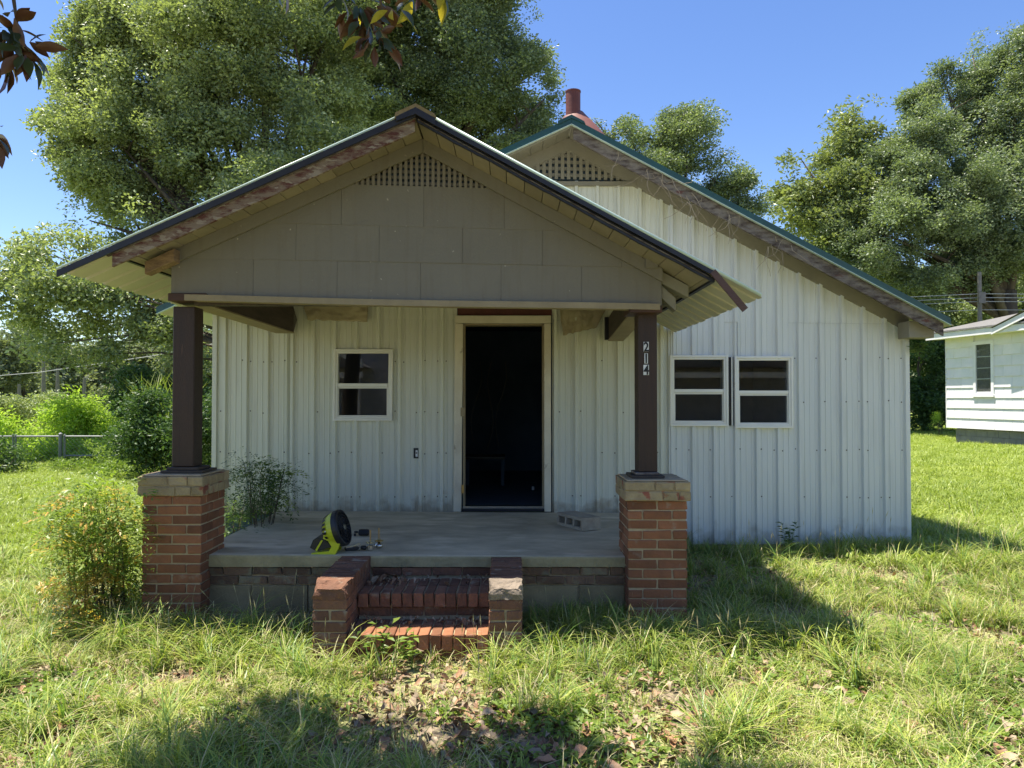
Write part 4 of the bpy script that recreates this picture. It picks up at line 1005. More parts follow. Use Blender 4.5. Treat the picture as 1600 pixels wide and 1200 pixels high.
CO['mag'] = srccoll('broad_twig', [leafcluster('broad_twig', 34, .45, .20, .42, M['magleaf2']) for _ in range(4)])
CO['far'] = srccoll('far_twig', [leafcluster('far_twig', 60, 1.1, .34, .55, M['farleaf']) for _ in range(4)])
CO['lime'] = srccoll('lime_twig', [leafcluster('lime_twig', 60, .33, .13, .3, M['limeleaf'], up=.9) for _ in range(4)])
CO['shrub'] = srccoll('shrub_twig', [leafcluster('shrub_twig', 70, .30, .075, .5, M['shrubleaf']) for _ in range(4)])
CO['limew'] = srccoll('weed_twig', [leafcluster('weed_twig', 60, .24, .07, .4, M['nandina']) for _ in range(3)])
CO['limetree'] = srccoll('lime_tree_twig', [leafcluster('lime_tree_twig', 60, .6, .2, .5, M['limeleaf']) for _ in range(3)])

def tree(label, base, blobs, Y, per, coll, r0, group=None, dy=0, scl=1, squash=1.0, name='leafy_tree', jit=.25, cat='tree', deep=True, splitz=None, sub=9):
    bz = hg(base, Y); t = thing(name, label, cat, (base, Y, bz), group)
    cs = []
    for bb in blobs:
        px_, py_, rp = bb[:3]; yy = Y+(bb[3] if len(bb) > 3 else R.uniform(-1.2, 1.2)*(rp*Y/FPX)*.6)
        p = W(px_, py_, yy); cs.append((p.x, p.y, p.z, rp*yy/FPX))
    b = MB(); zs = sorted(c[2] for c in cs); limbs(b, (base, Y, bz-.1), [(c[0], c[1], c[2]+.1) for c in cs], r0, splitz or max(2.2, zs[0]))
    build(b, 'trunk', M['bark'], t, smooth=True, fix=False)
    pts = blobpts(cs, per, jit=jit, squash=squash, sub=sub, thin=(.75 if per > 5 else 0)); n = len(pts)
    pts = pts[pts[:, 2] > bz+.25]; n = len(pts)
    scatter('crown', pts, np.stack([NR.normal(0,.25,n), NR.normal(0,.25,n), NR.rand(n)*6.283], 1), NR.uniform(.7,1.25,n)*scl, coll, t)
    return t
# big trees behind the house
T1 = [(340,90,120),(220,110,90),(150,160,60),(170,240,75),(270,230,95),(390,190,110),(480,90,110),(300,-20,130),(420,-40,130),(230,10,80),(200,330,60),(300,330,85),(420,320,100),(520,230,80),(175,290,50),(130,230,40),(115,150,28),(105,255,22),(160,70,55),(560,-60,120),(230,400,60),(330,420,70)]
tree('tall pale green oak rising behind the porch roof', W(400,0,21).x, T1+[(115,120,38),(100,200,34),(98,170,28),(140,60,42),(122,270,34),(190,30,55),(160,200,60),(260,120,80),(140,350,30),(190,400,40)], 21, 24, CO['oak'], .42, sub=19, jit=.14)
T2 = [(620,80,110),(730,110,90),(810,120,55),(700,-30,120),(560,150,90),(845,110,32),(800,180,55),(650,190,90),(740,200,70),(560,20,100),(780,40,50),(850,160,28),(820,230,45),(500,150,70),(600,250,80)]
tree('dark leafy tree behind the house between the two gables', W(680,0,25).x, T2, 25, 25, CO['oakd'], .45, sub=17, jit=.15)
T1b = [(40,420,42),(100,440,45),(160,425,50),(60,490,36),(130,500,40),(200,480,50),(20,450,40),(230,440,50),(185,540,26),(15,385,26),(60,395,24),(250,510,34),(110,385,28),(290,500,30),(70,545,20),(300,560,25),(120,560,16)]
tree('low hanging oak limb clusters beyond the porch at the far side of the yard', W(420,0,17).x, T1b, 17, 24, CO['oak'], .11, jit=.22, sub=16, splitz=3.0)
T3 = [(1030,235,48),(1080,225,50),(1130,270,42),(985,215,30),(1060,200,32),(1110,330,48),(1165,310,24),(1010,290,50),(950,205,20),(1075,290,50),(1160,345,30),(930,190,16)]
tree('rounded olive green tree showing above the right roof slope', W(1060,0,27).x, T3, 27, 27, CO['oakd'], .2, sub=16, jit=.16)
T4 = [(1310,230,45),(1340,205,34),(1275,290,48),(1245,330,34),(1370,230,36),(1320,300,50),(1225,290,14),(1250,250,20),(1290,350,45),(1350,330,50),(1215,335,12)]
tree('broad leaved magnolia with yellowish tips left of the great oak', W(1310,0,30).x, T4, 30, 20, CO['mag'], .25, jit=.28, sub=9)
T5 = [(1560,130,60),(1500,140,45),(1450,165,32),(1600,100,60),(1430,165,22),(1540,210,80),(1450,240,60),(1480,310,90),(1400,300,60),(1380,370,70),(1330,360,50),(1290,385,35),(1450,400,70),(1560,330,90),(1620,230,90),(1610,350,80),(1530,400,50),(1600,420,40),(1370,240,36),(1580,250,70),(1420,200,30),(1330,400,50),(1430,455,40),(1520,90,22),(1470,120,18)]
tree('huge oak filling the sky above the white neighbouring house', W(1470,0,29).x+2.5, T5, 29, 27, CO['oakd'], .4, sub=15, jit=.15)
T6 = [(1440,520,30),(1445,560,36),(1440,610,40),(1425,640,34),(1470,600,30),(1465,640,24),(1480,550,24)]
tree('dark understory mass with shade put into its leaf colour, in the gap between the two houses', W(1440,0,31).x, T6, 31, 26, srccoll('thicket_twig', [leafcluster('thicket_twig', 70, .5, .16, .5, M['shrubleaf']) for _ in range(3)]), .2, splitz=1.2)  # shade mass under the trees, put in as dark leaf colour
T7 = [(1500,450,30),(1560,450,40),(1600,470,40),(1520,500,40),(1470,480,26),(1590,430,40),(1480,520,28),(1640,480,50)]
tree('bright green young tree behind the white house roof', W(1550,0,38).x, T7+[(1440,440,26),(1420,470,22),(1460,500,24),(1500,480,30),(1580,490,30)], 38, 22, CO['oak'], .16, scl=1.4, name='young_tree')
T8 = [(1450,450,30),(1500,420,40),(1420,480,26),(1400,450,40),(1560,520,40),(1450,520,30),(1390,520,40)]
tree('pale green tree further back beyond the gap', W(1470,0,46).x, T8, 46, 22, CO['far'], .3, scl=.6)
# far wood on the left: each tree its own
for i, (px_, top, wd_, Y) in enumerate(((-60,500,60,62),(5,515,55,60),(45,505,40,66),(95,520,42,60),(135,545,40,64),(185,540,45,62),(235,530,45,66),(285,520,45,60),(330,525,45,64),(390,520,50,62),(-10,560,50,72),(70,560,50,75),(160,575,50,75),(250,570,50,75),(320,575,50,75))):
    bl = [(px_+R.uniform(-12,12), top+wd_*.6+k*wd_*.62, wd_*R.uniform(.5,.75)) for k in range(3)]+[(px_+R.uniform(-20,20), top+wd_*.3, wd_*.3)]
    lab = ['tall woodland tree left of the clearing', 'pine like tree in the wood behind the fence'][i % 2]
    tree('woodland tree in the far row beyond the fence', W(px_,0,Y).x, bl, Y, 3.2, CO['far'], .28, 'far trees in the wood beyond the fence', name='woodland_tree', splitz=3, sub=3)
for px_, y0, y1, Y in ((68,560,668,48),(90,575,668,50),(132,590,668,52),(30,600,668,50)):
    p0, p1 = W(px_, y1, Y), W(px_, y0, Y); p0.z = .1
    o = build(MB().tube([p0, p0.lerp(p1,.5), p1], [.16,.13,.09], 7), 'bare_trunk', M['pole'], None, origin=p0); tagp(o, 'straight bare trunk at the edge of the far wood', 'tree trunk', 'bare trunks along the wood edge')
# backdrop wood: reads as one mass
bk = []
for k in range(50):
    a = k/49; bk.append((-75+a*210, 88+R.uniform(-6,6), R.uniform(2,5), R.uniform(4,6.5)))
pts = blobpts(bk, 1.0, sub=2.0); n = len(pts)
o = scatter('forest', pts, np.stack([NR.normal(0,.3,n)]*2+[NR.rand(n)*6], 1), NR.uniform(1.2,2.2,n), CO['far'], None); tagp(o, 'distant wood closing the view', kind='stuff')
# bright brush beyond the fence, dark shrub, vines
def bush(label, cx, Y, blobs, coll, per, scl=1, name='wild_shrub', cat='shrub', group=None, mat_stem='bark', stems=9, jit=.22, sub=14):
    t = thing(name, label, cat, (cx, Y, hg(cx, Y)), group); cs = []
    for px_, py_, rp in blobs:
        yy = Y+R.uniform(-1,1)*min(.4, 2*rp*Y/FPX); p = W(px_, py_, yy); cs.append((p.x, p.y, p.z, rp*yy/FPX))
    b = MB()
    for k in range(stems):
        c = cs[k % len(cs)]; st = Vector((cx+(c[0]-cx)*.4+R.uniform(-.1,.1), Y+R.uniform(-.1,.1), hg(cx, Y)-.03)); en = Vector((c[0]+R.uniform(-.5,.5)*c[3], c[1], c[2]+R.uniform(.0,.7)*c[3]))
        b.tube([st, st.lerp(en,.45)+Vector((R.uniform(-.05,.05),0,.03)), en], [.007*scl+.002,.005*scl+.001,.002], 5)
    build(b, 'stems', M[mat_stem], t, fix=False)
    pts = blobpts(cs, per, jit=jit, sub=sub); pts = pts[pts[:,2] > hg(cx,Y)+.03]; n = len(pts)
    scatter('foliage', pts, np.stack([NR.normal(0,.3,n), NR.normal(0,.3,n), NR.rand(n)*6.283], 1), NR.uniform(.7,1.2,n)*scl, coll, t); return t
bush('bright lime feathery shrub standing above the chain link fence', W(125,0,18).x, 18, [(120,650,30),(95,670,28),(150,670,30),(140,640,20),(70,690,28),(170,690,24),(120,700,30),(180,665,14),(105,635,14)], CO['lime'], 30)
bush('tall mid green thicket behind the gate reaching above the lime brush', W(200,0,21).x, 21, [(200,640,30),(240,620,34),(170,660,28),(280,610,36),(310,650,36),(215,600,24)], CO['shrub'], 46, 1.3)
bush('feathery green saplings rising left of the lime shrub', W(40,0,22).x, 22, [(40,650,26),(10,635,28),(70,640,22),(-30,650,34),(90,660,20)], CO['oak'], 30, .8)
bush('overgrown weeds swallowing the gate from the inner side', W(150,0,14.6).x, 14.6, [(x_, 728+((x_*7)%9), 16) for x_ in range(60, 260, 18)]+[(150,700,16),(190,705,18),(225,700,20)], CO['limew'], 60, .75)
bush('lime green brush at the fence corner on the outer side', W(15,0,18).x, 18, [(5,670,24),(-20,690,40),(30,690,20),(20,715,24),(50,710,20)], CO['lime'], 30)
bush('tangle of pale weeds behind the fence gate', W(150,0,17.2).x, 17.2, [(130,715,24),(160,720,26),(190,725,22),(70,725,22),(100,720,20),(215,735,20),(40,735,18)], CO['lime'], 26, .8)
bush('continuous lime brush pressing against the back of the fence', W(120,0,16.6).x, 16.6, [(x_, 716+((x_*7)%13), 22) for x_ in range(-60, 250, 26)]+[(x_, 700+((x_*5)%9), 18) for x_ in range(-50, 240, 40)], CO['lime'], 34, .9)
bush('dark green dome shaped shrub left of the house wall', W(260,0,13).x, 13, [(250,655,42),(215,680,34),(290,660,44),(270,700,40),(230,710,30),(310,700,40),(330,650,40),(190,700,18)], CO['shrub'], 44)
bush('dense low brush by the outermost fence post', W(8,0,14).x, 14, [(0,700,26),(-20,720,30),(15,725,20)], CO['shrub'], 36)
bush('low scrubby undergrowth along the gate and shrub foot', W(180,0,13.5).x, 13.5, [(150,735,12),(180,738,14),(215,735,14),(240,745,12),(200,750,10)], srccoll('pale_twig', [leafcluster('pale_twig', 60, .2, .06, .5, M['nandina']) for _ in range(3)]), 60)
bush('leafy clump growing where the white house foundation meets the lawn', W(1462,0,27).x, 27, [(1462,655,9),(1470,650,7)], CO['lime'], 50, .5)
# tall ornamental grass behind the dark shrub
b = MB(); gx = W(262,0,14.5).x
def blade(b, x, y, z, h, bend, az, w):
    d = Vector((math.cos(az), math.sin(az), 0)); s_ = Vector((-d.y, d.x, 0))*w; vs = []; n = 5
    for k in range(n+1):
        t_ = k/n; c = Vector((x, y, z))+d*(bend*t_*t_)+Vector((0,0,h*(t_-.25*bend/h*t_*t_*t_))); q = (1-t_)**.7
        vs += [c-s_*q, c+s_*q]
    b.add(vs, [(2*k, 2*k+1, 2*k+3, 2*k+2) for k in range(n)])
for k in range(130): blade(b, gx+R.uniform(-.5,.5), 14.5+R.uniform(-.3,.3), .9, R.uniform(.8,1.5), R.uniform(.2,.9), R.uniform(0,6.28), .014)
o = build(b, 'tall_reeds', M['grass'], None, origin=(gx,14.5,.1), fix=False); tagp(o, 'tall arching reed grass rising behind the dark shrub', 'ornamental grass')
# chain link fence
fY = 15.2; fz0 = hg(-9, fY)
t = thing('chain_link_fence', 'grey chain link fence with gate posts before the lime brush', 'fence', (W(103,0,fY).x, fY, fz0))
ft = W(103, 681, fY).z
def fpost(px_, h=0, r=.03): x = W(px_,0,fY).x; build(MB().lathe([(r,fz0-.1),(r,ft+h),(r*1.2,ft+h+.01),(r*.4,ft+h+.04)], Matrix.Translation((x,fY,0)), 10), 'post', M['gardenpost'], t)
for q, h, r in ((103,.03,.035),(109.5,.0,.022),(34,0,.02),(-60,0,.03),(30,0,.018),(220,0,.03)): fpost(q, h, r)
for a, c, yy in ((-160,103,ft-.01),(111,240,ft-.01),(111,240,W(0,712,fY).z)):
    build(MB().tube([(W(a,0,fY).x,fY,yy),(W(c,0,fY).x,fY,yy)], .02, 6), 'rail', M['gardenpost'], t)
b = MB(); xa, xb = W(-160,0,fY).x, W(240,0,fY).x; st = .09; hh = ft-fz0; x = xa-hh
while x < xb:
    for sg in (1,-1):
        a0 = (x, fz0) if sg == 1 else (x+hh, fz0); e0 = (x+hh, ft) if sg == 1 else (x, ft)
        b.tube([(a0[0],fY+.02,a0[1]),(e0[0],fY+.02,e0[1])], .0022, 3, cap=False)
    x += st
o = build(b, 'wire_mesh', M['gardenpost'], t, fix=False); tagp(o, kind='stuff')
# overhead wires and poles
def wire(pts, r, label, grp):
    P = [W(*p) for p in pts]; o = build(MB().tube(P, r, 5), 'overhead_wire', M['wire'], None, origin=P[0], fix=False); tagp(o, label, 'wire', grp)
wire([(-60,592,40),(60,582,40),(240,556,40),(420,520,40)], .02, 'single overhead wire crossing in front of the far wood', None)
wire([(160,510,22),(205,522,22),(330,560,22)], .012, 'service wire sloping down toward the house corner', None)
for k, yy in enumerate((462, 468, 474, 487)):
    wl_ = ('topmost', 'second from the top', 'third from the top', 'lowest')[k]
    wire([(1380,yy+4,26),(1531,yy-3,26),(1700,yy-2,26)], .013, wl_+' of the overhead wires reaching the pole behind the white house', 'parallel wires on the pole')
p = W(1531, 500, 26)
t = thing('utility_pole', 'grey wooden utility pole behind the white house roof', 'utility pole', (p.x, 26, .2))
build(MB().tube([(p.x,26,.1),(p.x,26,3),(p.x,26,W(0,425,26).z)], [.085,.075,.07], 10), 'pole_shaft', M['pole'], t)
build(MB().box(p.x-.12, p.x+.12, 25.84, 25.88, W(0,466,26).z-.2, W(0,466,26).z+.2), 'pole_bracket', M['pole'], t)

# ------------------------------------------------------------ neighbouring white house
nb = thing('neighbour_house', 'white shingle sided neighbouring house on grey block base', 'house', (15.5, 17, .2))
PF = Vector((13.72, 23.0, 0)); PN = Vector((14.75, 17.0, 0)); dv = (PN-PF).normalized(); nv = Vector((dv.y, -dv.x, 0)); nv = nv if nv.x < 0 else -nv
def nbox(name, mat, s0, s1, o0, o1, z0, z1, tilt=0, par=nb, bevel=0):
    """box along the wall: s from the far corner, o outward"""
    vs = []
    for z, ex in ((z0, tilt), (z1, 0)):
        for s_, oo in ((s0,o0),(s1,o0),(s1,o1+ex),(s0,o1+ex)): v = PF+dv*s_+nv*oo; vs.append((v.x, v.y, z))
    return build(MB().add(vs, [(0,3,2,1),(4,5,6,7),(0,1,5,4),(1,2,6,5),(2,3,7,6),(3,0,4,7)]), name, mat, par, bevel=bevel)
WLn = 8.5; zs0 = W(1484, 668, 23).z; ztop = W(1480, 530, 23).z
gz = .15
nbox('foundation_core', M['neighbase'], .25, WLn, -.4, -.13, 0, zs0)
for c in range(3):
    z1 = zs0-.03-c*.205; s_ = .22 - (.2 if c % 2 else 0)
    while s_ < WLn: nbox('foundation_block', M['neighbase'], max(s_,.22)+.004, min(s_+.4, WLn)-.004, -.13, -.10, z1-.197, z1); s_ += .4
ncourse = 9; chn = (ztop-zs0)/ncourse
ws0, ws1 = 1.58, 2.20; wz0, wz1 = W(1537, 614, 21).z, W(1537, 536, 21).z
pn = lambda px_: None
# window position along the wall from its sight line
def s_of(px_):
    k = (px_-800)/FPX; # x = k*y on the wall line
    return (PF.x-k*PF.y)/(k*dv.y-dv.x)
ws0, ws1 = s_of(1527), s_of(1550.5)
yw = (PF+dv*(ws0+ws1)/2).y; wz0, wz1 = W(1537, 612, yw).z, W(1537, 538, yw).z
nbox('wall_core', M['neigh'], 0, WLn, -.35, -.012, zs0, ztop)
for c in range(ncourse):
    z0 = zs0+c*chn; s_ = -.0-(.3 if c % 2 else 0)
    while s_ < WLn:
        a, e = max(s_, 0)+.002, min(s_+.61, WLn)-.002
        segs = [(a, e)]
        if z0+chn > wz0-.09 and z0 < wz1+.09:
            if a < ws1+.1 and e > ws0-.1: segs = [(x0, x1) for x0, x1 in ((a, min(e, ws0-.1)), (max(a, ws1+.1), e)) if x1-x0 > .02]
        for x0, x1 in segs: nbox('siding_shingle', M['neigh'], x0, x1, -.011, .006, z0+.004, z0+chn+.01, tilt=.028+R.uniform(0,.004))
        s_ += .612
nbox('corner_board', M['neigh'], -.03, .0-.001, -.2, .03, zs0, ztop)
for (a, e, z0, z1, o1) in ((ws0-.10, ws0, wz0-.10, wz1+.1, .05), (ws1, ws1+.10, wz0-.10, wz1+.1, .05), (ws0, ws1, wz1, wz1+.1, .05)):
    nbox('window_casing', M['neigh'], a, e, -.01, o1, z0, z1)
wo = nbox('window', M['neigh'], ws0-.12, ws1+.12, -.01, .08, wz0-.16, wz0-.101); wo['label'] = 'narrow window of the white house'
for z0, z1 in ((wz0-.1, wz0+.0), ): nbox('sill', M['neigh'], ws0, ws1, -.01, .03, z0, z1, par=wo)
nbox('screen', M['shingle'], ws0, ws1, -.008, .0, wz0, wz1, par=wo)
for f_ in (.27, .5, .74): nbox('muntin', M['white'], ws0, ws1, .001, .02, wz0+(wz1-wz0)*f_-.012, wz0+(wz1-wz0)*f_+.012, par=wo)
nbox('pane', M['glass'], ws0, ws1, .0225, .0265, wz0, wz1, par=wo)
# eave, fascia and roof
ov = .42
nbox('soffit', M['neigh'], -.35, WLn, -.012, ov, ztop, ztop+.03)
nbox('fascia_board', M['neigh'], -.36, WLn, ov+.001, ov+.03, ztop-.02, ztop+.16)
def proofn():
    vs = []; hgt = .75
    a = PF+dv*(-.40)+nv*(ov+.07); b_ = PF+dv*(4.3)+nv*(ov+.07); c_ = PF+dv*4.9+nv*(ov+.07)
    zz = ztop+.165; r = PF+dv*(-.40)-nv*3.2; r2 = PF+dv*8-nv*3.2
    th = .05
    pts = [(a, zz), (b_, zz), (PF+dv*4.9+nv*(ov+.07), zz+.0), (r2, zz+hgt), (r, zz+hgt)]
    V = [(p.x, p.y, z) for p, z in pts]; V += [(p.x, p.y, z+th) for p, z in pts]; n = 5
    build(MB().add(V, [tuple(range(n)), tuple(range(2*n-1,n-1,-1))]+[(i,i+n,(i+1)%n+n,(i+1)%n) for i in range(n)]), 'roof', M['shingle'], nb)
proofn()
nbox('back_wall', M['neigh'], -.0, WLn, -6, -.36, zs0, ztop)
# small cross gable nearer the viewer
sg = s_of(1574)
def gab():
    zz = ztop+.10; vs = []
    a = PF+dv*sg+nv*(ov+.09); b_ = PF+dv*(sg+1.7)+nv*(ov+.09); c_ = PF+dv*(sg+3.4)+nv*(ov+.09)
    A_ = [(a, zz), (b_, zz+.55), (c_, zz)]
    V = [(p.x,p.y,z) for p,z in A_]+[(p.x,p.y,z-.16) for p,z in A_]+[((p-nv*.03).x,(p-nv*.03).y,z) for p,z in A_]+[((p-nv*.03).x,(p-nv*.03).y,z-.16) for p,z in A_]
    F = [(0,1,4,3),(1,2,5,4),(6,9,10,7),(7,10,11,8),(3,4,10,9),(4,5,11,10),(0,6,7,1),(1,7,8,2),(0,3,9,6),(2,8,11,5)]
    build(MB().add(V,F), 'gable_rake', M['neigh'], nb)
    V = [(p.x,p.y,z+.03) for p,z in A_]+[((p-nv*3.5).x,(p-nv*3.5).y,z+.03) for p,z in A_]; V = [(v[0]+nv.x*.04, v[1]+nv.y*.04, v[2]) for v in V]
    build(MB().add(V, [(0,1,4,3),(1,2,5,4)]), 'gable_roof', M['shingle'], nb)
    V = [(p-nv*.4, z-.12) for p,z in A_]; build(MB().add([(p.x,p.y,z) for p,z in V], [(0,1,2)]), 'gable_wall', M['neigh'], nb)
gab()

# ------------------------------------------------------------ house across the street: what the window panes mirror
oh = thing('facing_house', 'dark house with white trimmed porch gable mirrored in the window panes', 'house', (6, -14, 0))
build(MB().box(-16, 14, -20, -14, 0, 3.4), 'wall', pm('dull siding', (.42,.43,.44), .8), oh)
for cx_ in (-8.5, 2.2, 7.8):
    for sg_ in (-1, 1):
        vs = []
        for xx, zz in ((cx_+sg_*3.0, 2.7), (cx_, 4.3)):
            for dz in (0, .28):
                for yy in (-12.6, -12.5): vs.append((xx, yy, zz+dz))
        build(MB().add(vs, [(0,1,3,2),(4,6,7,5),(0,4,5,1),(2,3,7,6),(0,2,6,4),(1,5,7,3)]), 'rake_board', M['white'], oh)
    build(MB().box(cx_-3, cx_+3, -12.6, -12.5, 2.35, 2.55), 'porch_beam', M['white'], oh)
    for q in (-2.9, 2.7): build(MB().box(cx_+q, cx_+q+.2, -12.65, -12.45, 0, 2.35), 'column', M['white'], oh)
    build(MB().prism([(cx_-3.1,2.75),(cx_,4.5),(cx_+3.1,2.75)], -20, -12.65), 'roof', M['shingle'], oh)

# ------------------------------------------------------------ magnolia over the viewer
def magleaf(name, mat, curl, seed, L_=.15, Wd=.062):
    r = random.Random(seed); vs = []; fs = []; n = 6
    prof = [.12, .55, .9, 1.0, .82, .45, .04]
    for i in range(n+1):
        t_ = i/n; z = -curl*t_*t_*L_; w_ = prof[i]*Wd/2; lift = w_*.35
        vs += [(-w_, t_*L_, z+lift), (0, t_*L_, z), (w_, t_*L_, z+lift*(1+r.uniform(-.4,.4)))]
    for i in range(n): a = 3*i; fs += [(a,a+1,a+4,a+3),(a+1,a+2,a+5,a+4)]
    me = bpy.data.meshes.new(name); me.from_pydata(vs, [], fs); me.materials.append(mat); me.polygons.foreach_set('use_smooth', [True]*len(fs)); me.update()
    a = me.attributes.new('rnd', 'FLOAT', 'FACE'); a.data.foreach_set('value', np.full(len(fs), r.random(), np.float32)); return me
MGL = [magleaf('leaf', M['magnolia'], c, s_) for s_, c in enumerate((.1,.25,.4,.0))]; MGY = [magleaf('leaf', M['magyellow'], c, 20+s_) for s_, c in enumerate((.2,.4))]
mt = thing('magnolia_tree', 'magnolia whose brown backed leaves hang into the top of the view', 'tree', (-3.0, 1.0, 0))
b = MB(); b.tube([(-3.0,1.0,-.1),(-2.95,1.05,1.5),(-2.8,1.2,3.2),(-2.6,1.6,5)], [.17,.14,.12,.08], 9)
for e in ((-1.6,2.8,4.6),(-2.2,3.2,4.8),(-3.4,2.6,4.6),(-1.3,1.6,4.6),(-2.6,.4,5.2),(-2.0,2.4,6)): b.tube([(-2.8,1.2,3.2),((-2.8+e[0])/2,(1.2+e[1])/2,4.1),e], [.06,.04,.012], 6)
c1 = W(585, -40, 3.0); c2 = W(20, -10, 3.0)
b.tube([(-1.6,2.8,4.6), (-1.1,2.95,3.9), c1, W(600,25,3.0)], [.02,.014,.009,.004], 6)
b.tube([(-1.2,2.95,4.0), W(700,-60,3.1), W(712,-8,3.1)], [.012,.008,.003], 5)
b.tube([(-2.95,2.75,4.4), W(-60,-60,3.0), c2, W(30,60,3.0)], [.02,.012,.009,.004], 6)
b.tube([(-3.1,2.6,4.0), W(-70,120,2.9), W(-10,215,2.9)], [.012,.008,.003], 5)
build(b, 'trunk', M['bark'], mt, smooth=True, fix=False)
def spray(center, n, R_, ymix, droop=.8, yel=.1):
    for _ in range(n):
        d = Vector((R.gauss(0,1), R.gauss(0,.8), R.gauss(-droop*.4,.8))).normalized()
        p = Vector(center)+d*R.uniform(.01, R_*.5)
        me = R.choice(MGY) if R.random() < yel else R.choice(MGL)
        q = d.to_track_quat('Y', 'Z').to_euler(); q = (d+Vector((0,0,-.35))).to_track_quat('Y', 'Z'); q = q @ Euler((0, R.uniform(-1.2,1.2), 0)).to_quaternion()
        place(me, 'leaf', p, mt, q.to_euler(), (R.uniform(.5,.76),)*3)
for (a, c, n, r_, yl) in ((560,5,22,.17,.05),(585,60,18,.12,.15),(575,30,14,.15,.05),(612,15,9,.11,.4),(530,-5,12,.14,0),(648,-2,5,.08,.3),(695,-12,6,.08,.6),(650,-30,9,.14,.1),(440,-22,5,.08,.1)):
    spray(W(a, c, 3.0+R.uniform(-.1,.1)), n, r_, 0, yel=yl)
for (a, c, n, r_, yl) in ((12,45,20,.15,0),(40,78,20,.12,0),(25,58,16,.15,0),(5,85,12,.13,0),(-14,208,9,.09,.0)):
    spray(W(a, c, 2.95), n, r_, 0, yel=yl)
# crown above the frame
CO['magn'] = srccoll('magnolia_twig', [leafcluster('magnolia_twig', 26, .24, .15, .42, M['magnolia'], up=.9) for _ in range(3)])
cs = [(-2.3,2.0,4.8,1.0),(-1.9,2.6,4.9,.85),(-2.5,2.9,4.9,.6),(-2.0,1.4,4.7,1.0),(-2.4,2.2,6.0,1.1),(-2.3,3.2,5.0,.65),(-1.5,2.1,4.4,.6),(-3.0,1.2,4.6,.8),(-1.75,3.0,5.2,.6),(-2.7,2.4,5.0,.8),(-1.3,2.7,5.0,.5),(-1.0,2.9,5.2,.55),(-1.9,3.3,5.5,.6)]
pts = blobpts(cs, 26, jit=.13, sub=13); pts = pts[(pts[:,2] > 1.58+.60*pts[:,1]+.25) & (pts[:,1] > -1.5)]; n = len(pts)
scatter('crown', pts, np.stack([NR.normal(0,.3,n), NR.normal(0,.3,n), NR.rand(n)*6.283], 1), NR.uniform(.8,1.2,n), CO['magn'], mt)

# ------------------------------------------------------------ nandina shrubs by the porch
def sprig(name, mat, n=34, L_=.34, ll=.055, w_=.32):
    V = []; F = []; rn = []
    for k in range(n):
        t_ = R.uniform(.1,1); side = R.choice((-1,1)); p = Vector((side*R.uniform(.01,.10)*(1.2-t_), t_*L_, -.12*t_*t_+R.uniform(-.02,.02)))
        d = Vector((side*R.uniform(.3,1), R.uniform(.3,1), R.uniform(-.4,.2))).normalized(); s_ = d.cross(Vector((R.uniform(-.4,.4), 0, 1))).normalized(); l = ll*R.uniform(.7,1.2)
        i = len(V); V += [p, p+d*l*.4+s_*l*w_*.5, p+d*l, p+d*l*.4-s_*l*w_*.5]; F += [(i,i+1,i+2),(i,i+2,i+3)]; rn += [R.random()]*2
    return meshnp(name, [tuple(v) for v in V], F, [mat], rn)
def tiny(name, mats, wts, n=45, r=.12, ll=.045): 
    out = []
    for i, m_ in enumerate(mats): out += [sprig(name, m_, 30, .26, ll) for _ in range(wts[i])]
    return out
CO['nand'] = srccoll('nandina_sprig', tiny('nandina_sprig', [M['nandina'], M['nandred']], [7, 1]))
CO['nandd'] = srccoll('nandina_dark_sprig', tiny('nandina_dark_sprig', [M['shrubleaf'], M['nandina']], [5, 1]))
CO['nandr'] = srccoll('nandina_red_sprig', tiny('nandina_red_sprig', [M['nandred'], M['nandina']], [3, 2]))
def nand(label, cx, Y, blobs, coll, per, stems, scl=1, **k):
    t = bush(label, cx, Y, blobs, coll, per, scl, name='nandina_shrub', cat='shrub', stems=stems, jit=.42, sub=26, **k); return t
nand('light green nandina shrub with orange tips beside the pillar', W(170,0,5.15).x, 5.15, [(165,785,36),(185,830,34),(135,820,40),(190,880,32),(115,780,26),(190,768,22),(165,930,32),(190,940,26),(150,870,40),(100,805,20),(110,850,22),(170,755,22),(140,765,22)], CO['nand'], 620, 20, .9)
nand('airy yellow green nandina patch in front of the shrub', W(140,0,4.95).x, 4.95, [(140,910,26),(120,940,22),(165,900,20),(105,905,10),(150,950,20)], CO['nandr'], 900, 7, .7)
nand('dark nandina shrub between pillar and porch wall', W(385,0,6.2).x, 6.35, [(400,760,34),(375,790,30),(430,750,26),(390,735,22),(365,820,24),(420,790,24),(445,735,12)], CO['nandd'], 560, 18, .75)
p = W(170,760,5.2); pts = blobpts([(p.x,5.2,p.z-.02,.24),(p.x-.25,5.1,p.z-.12,.14)], 90, sub=40, jit=.4); n = len(pts)

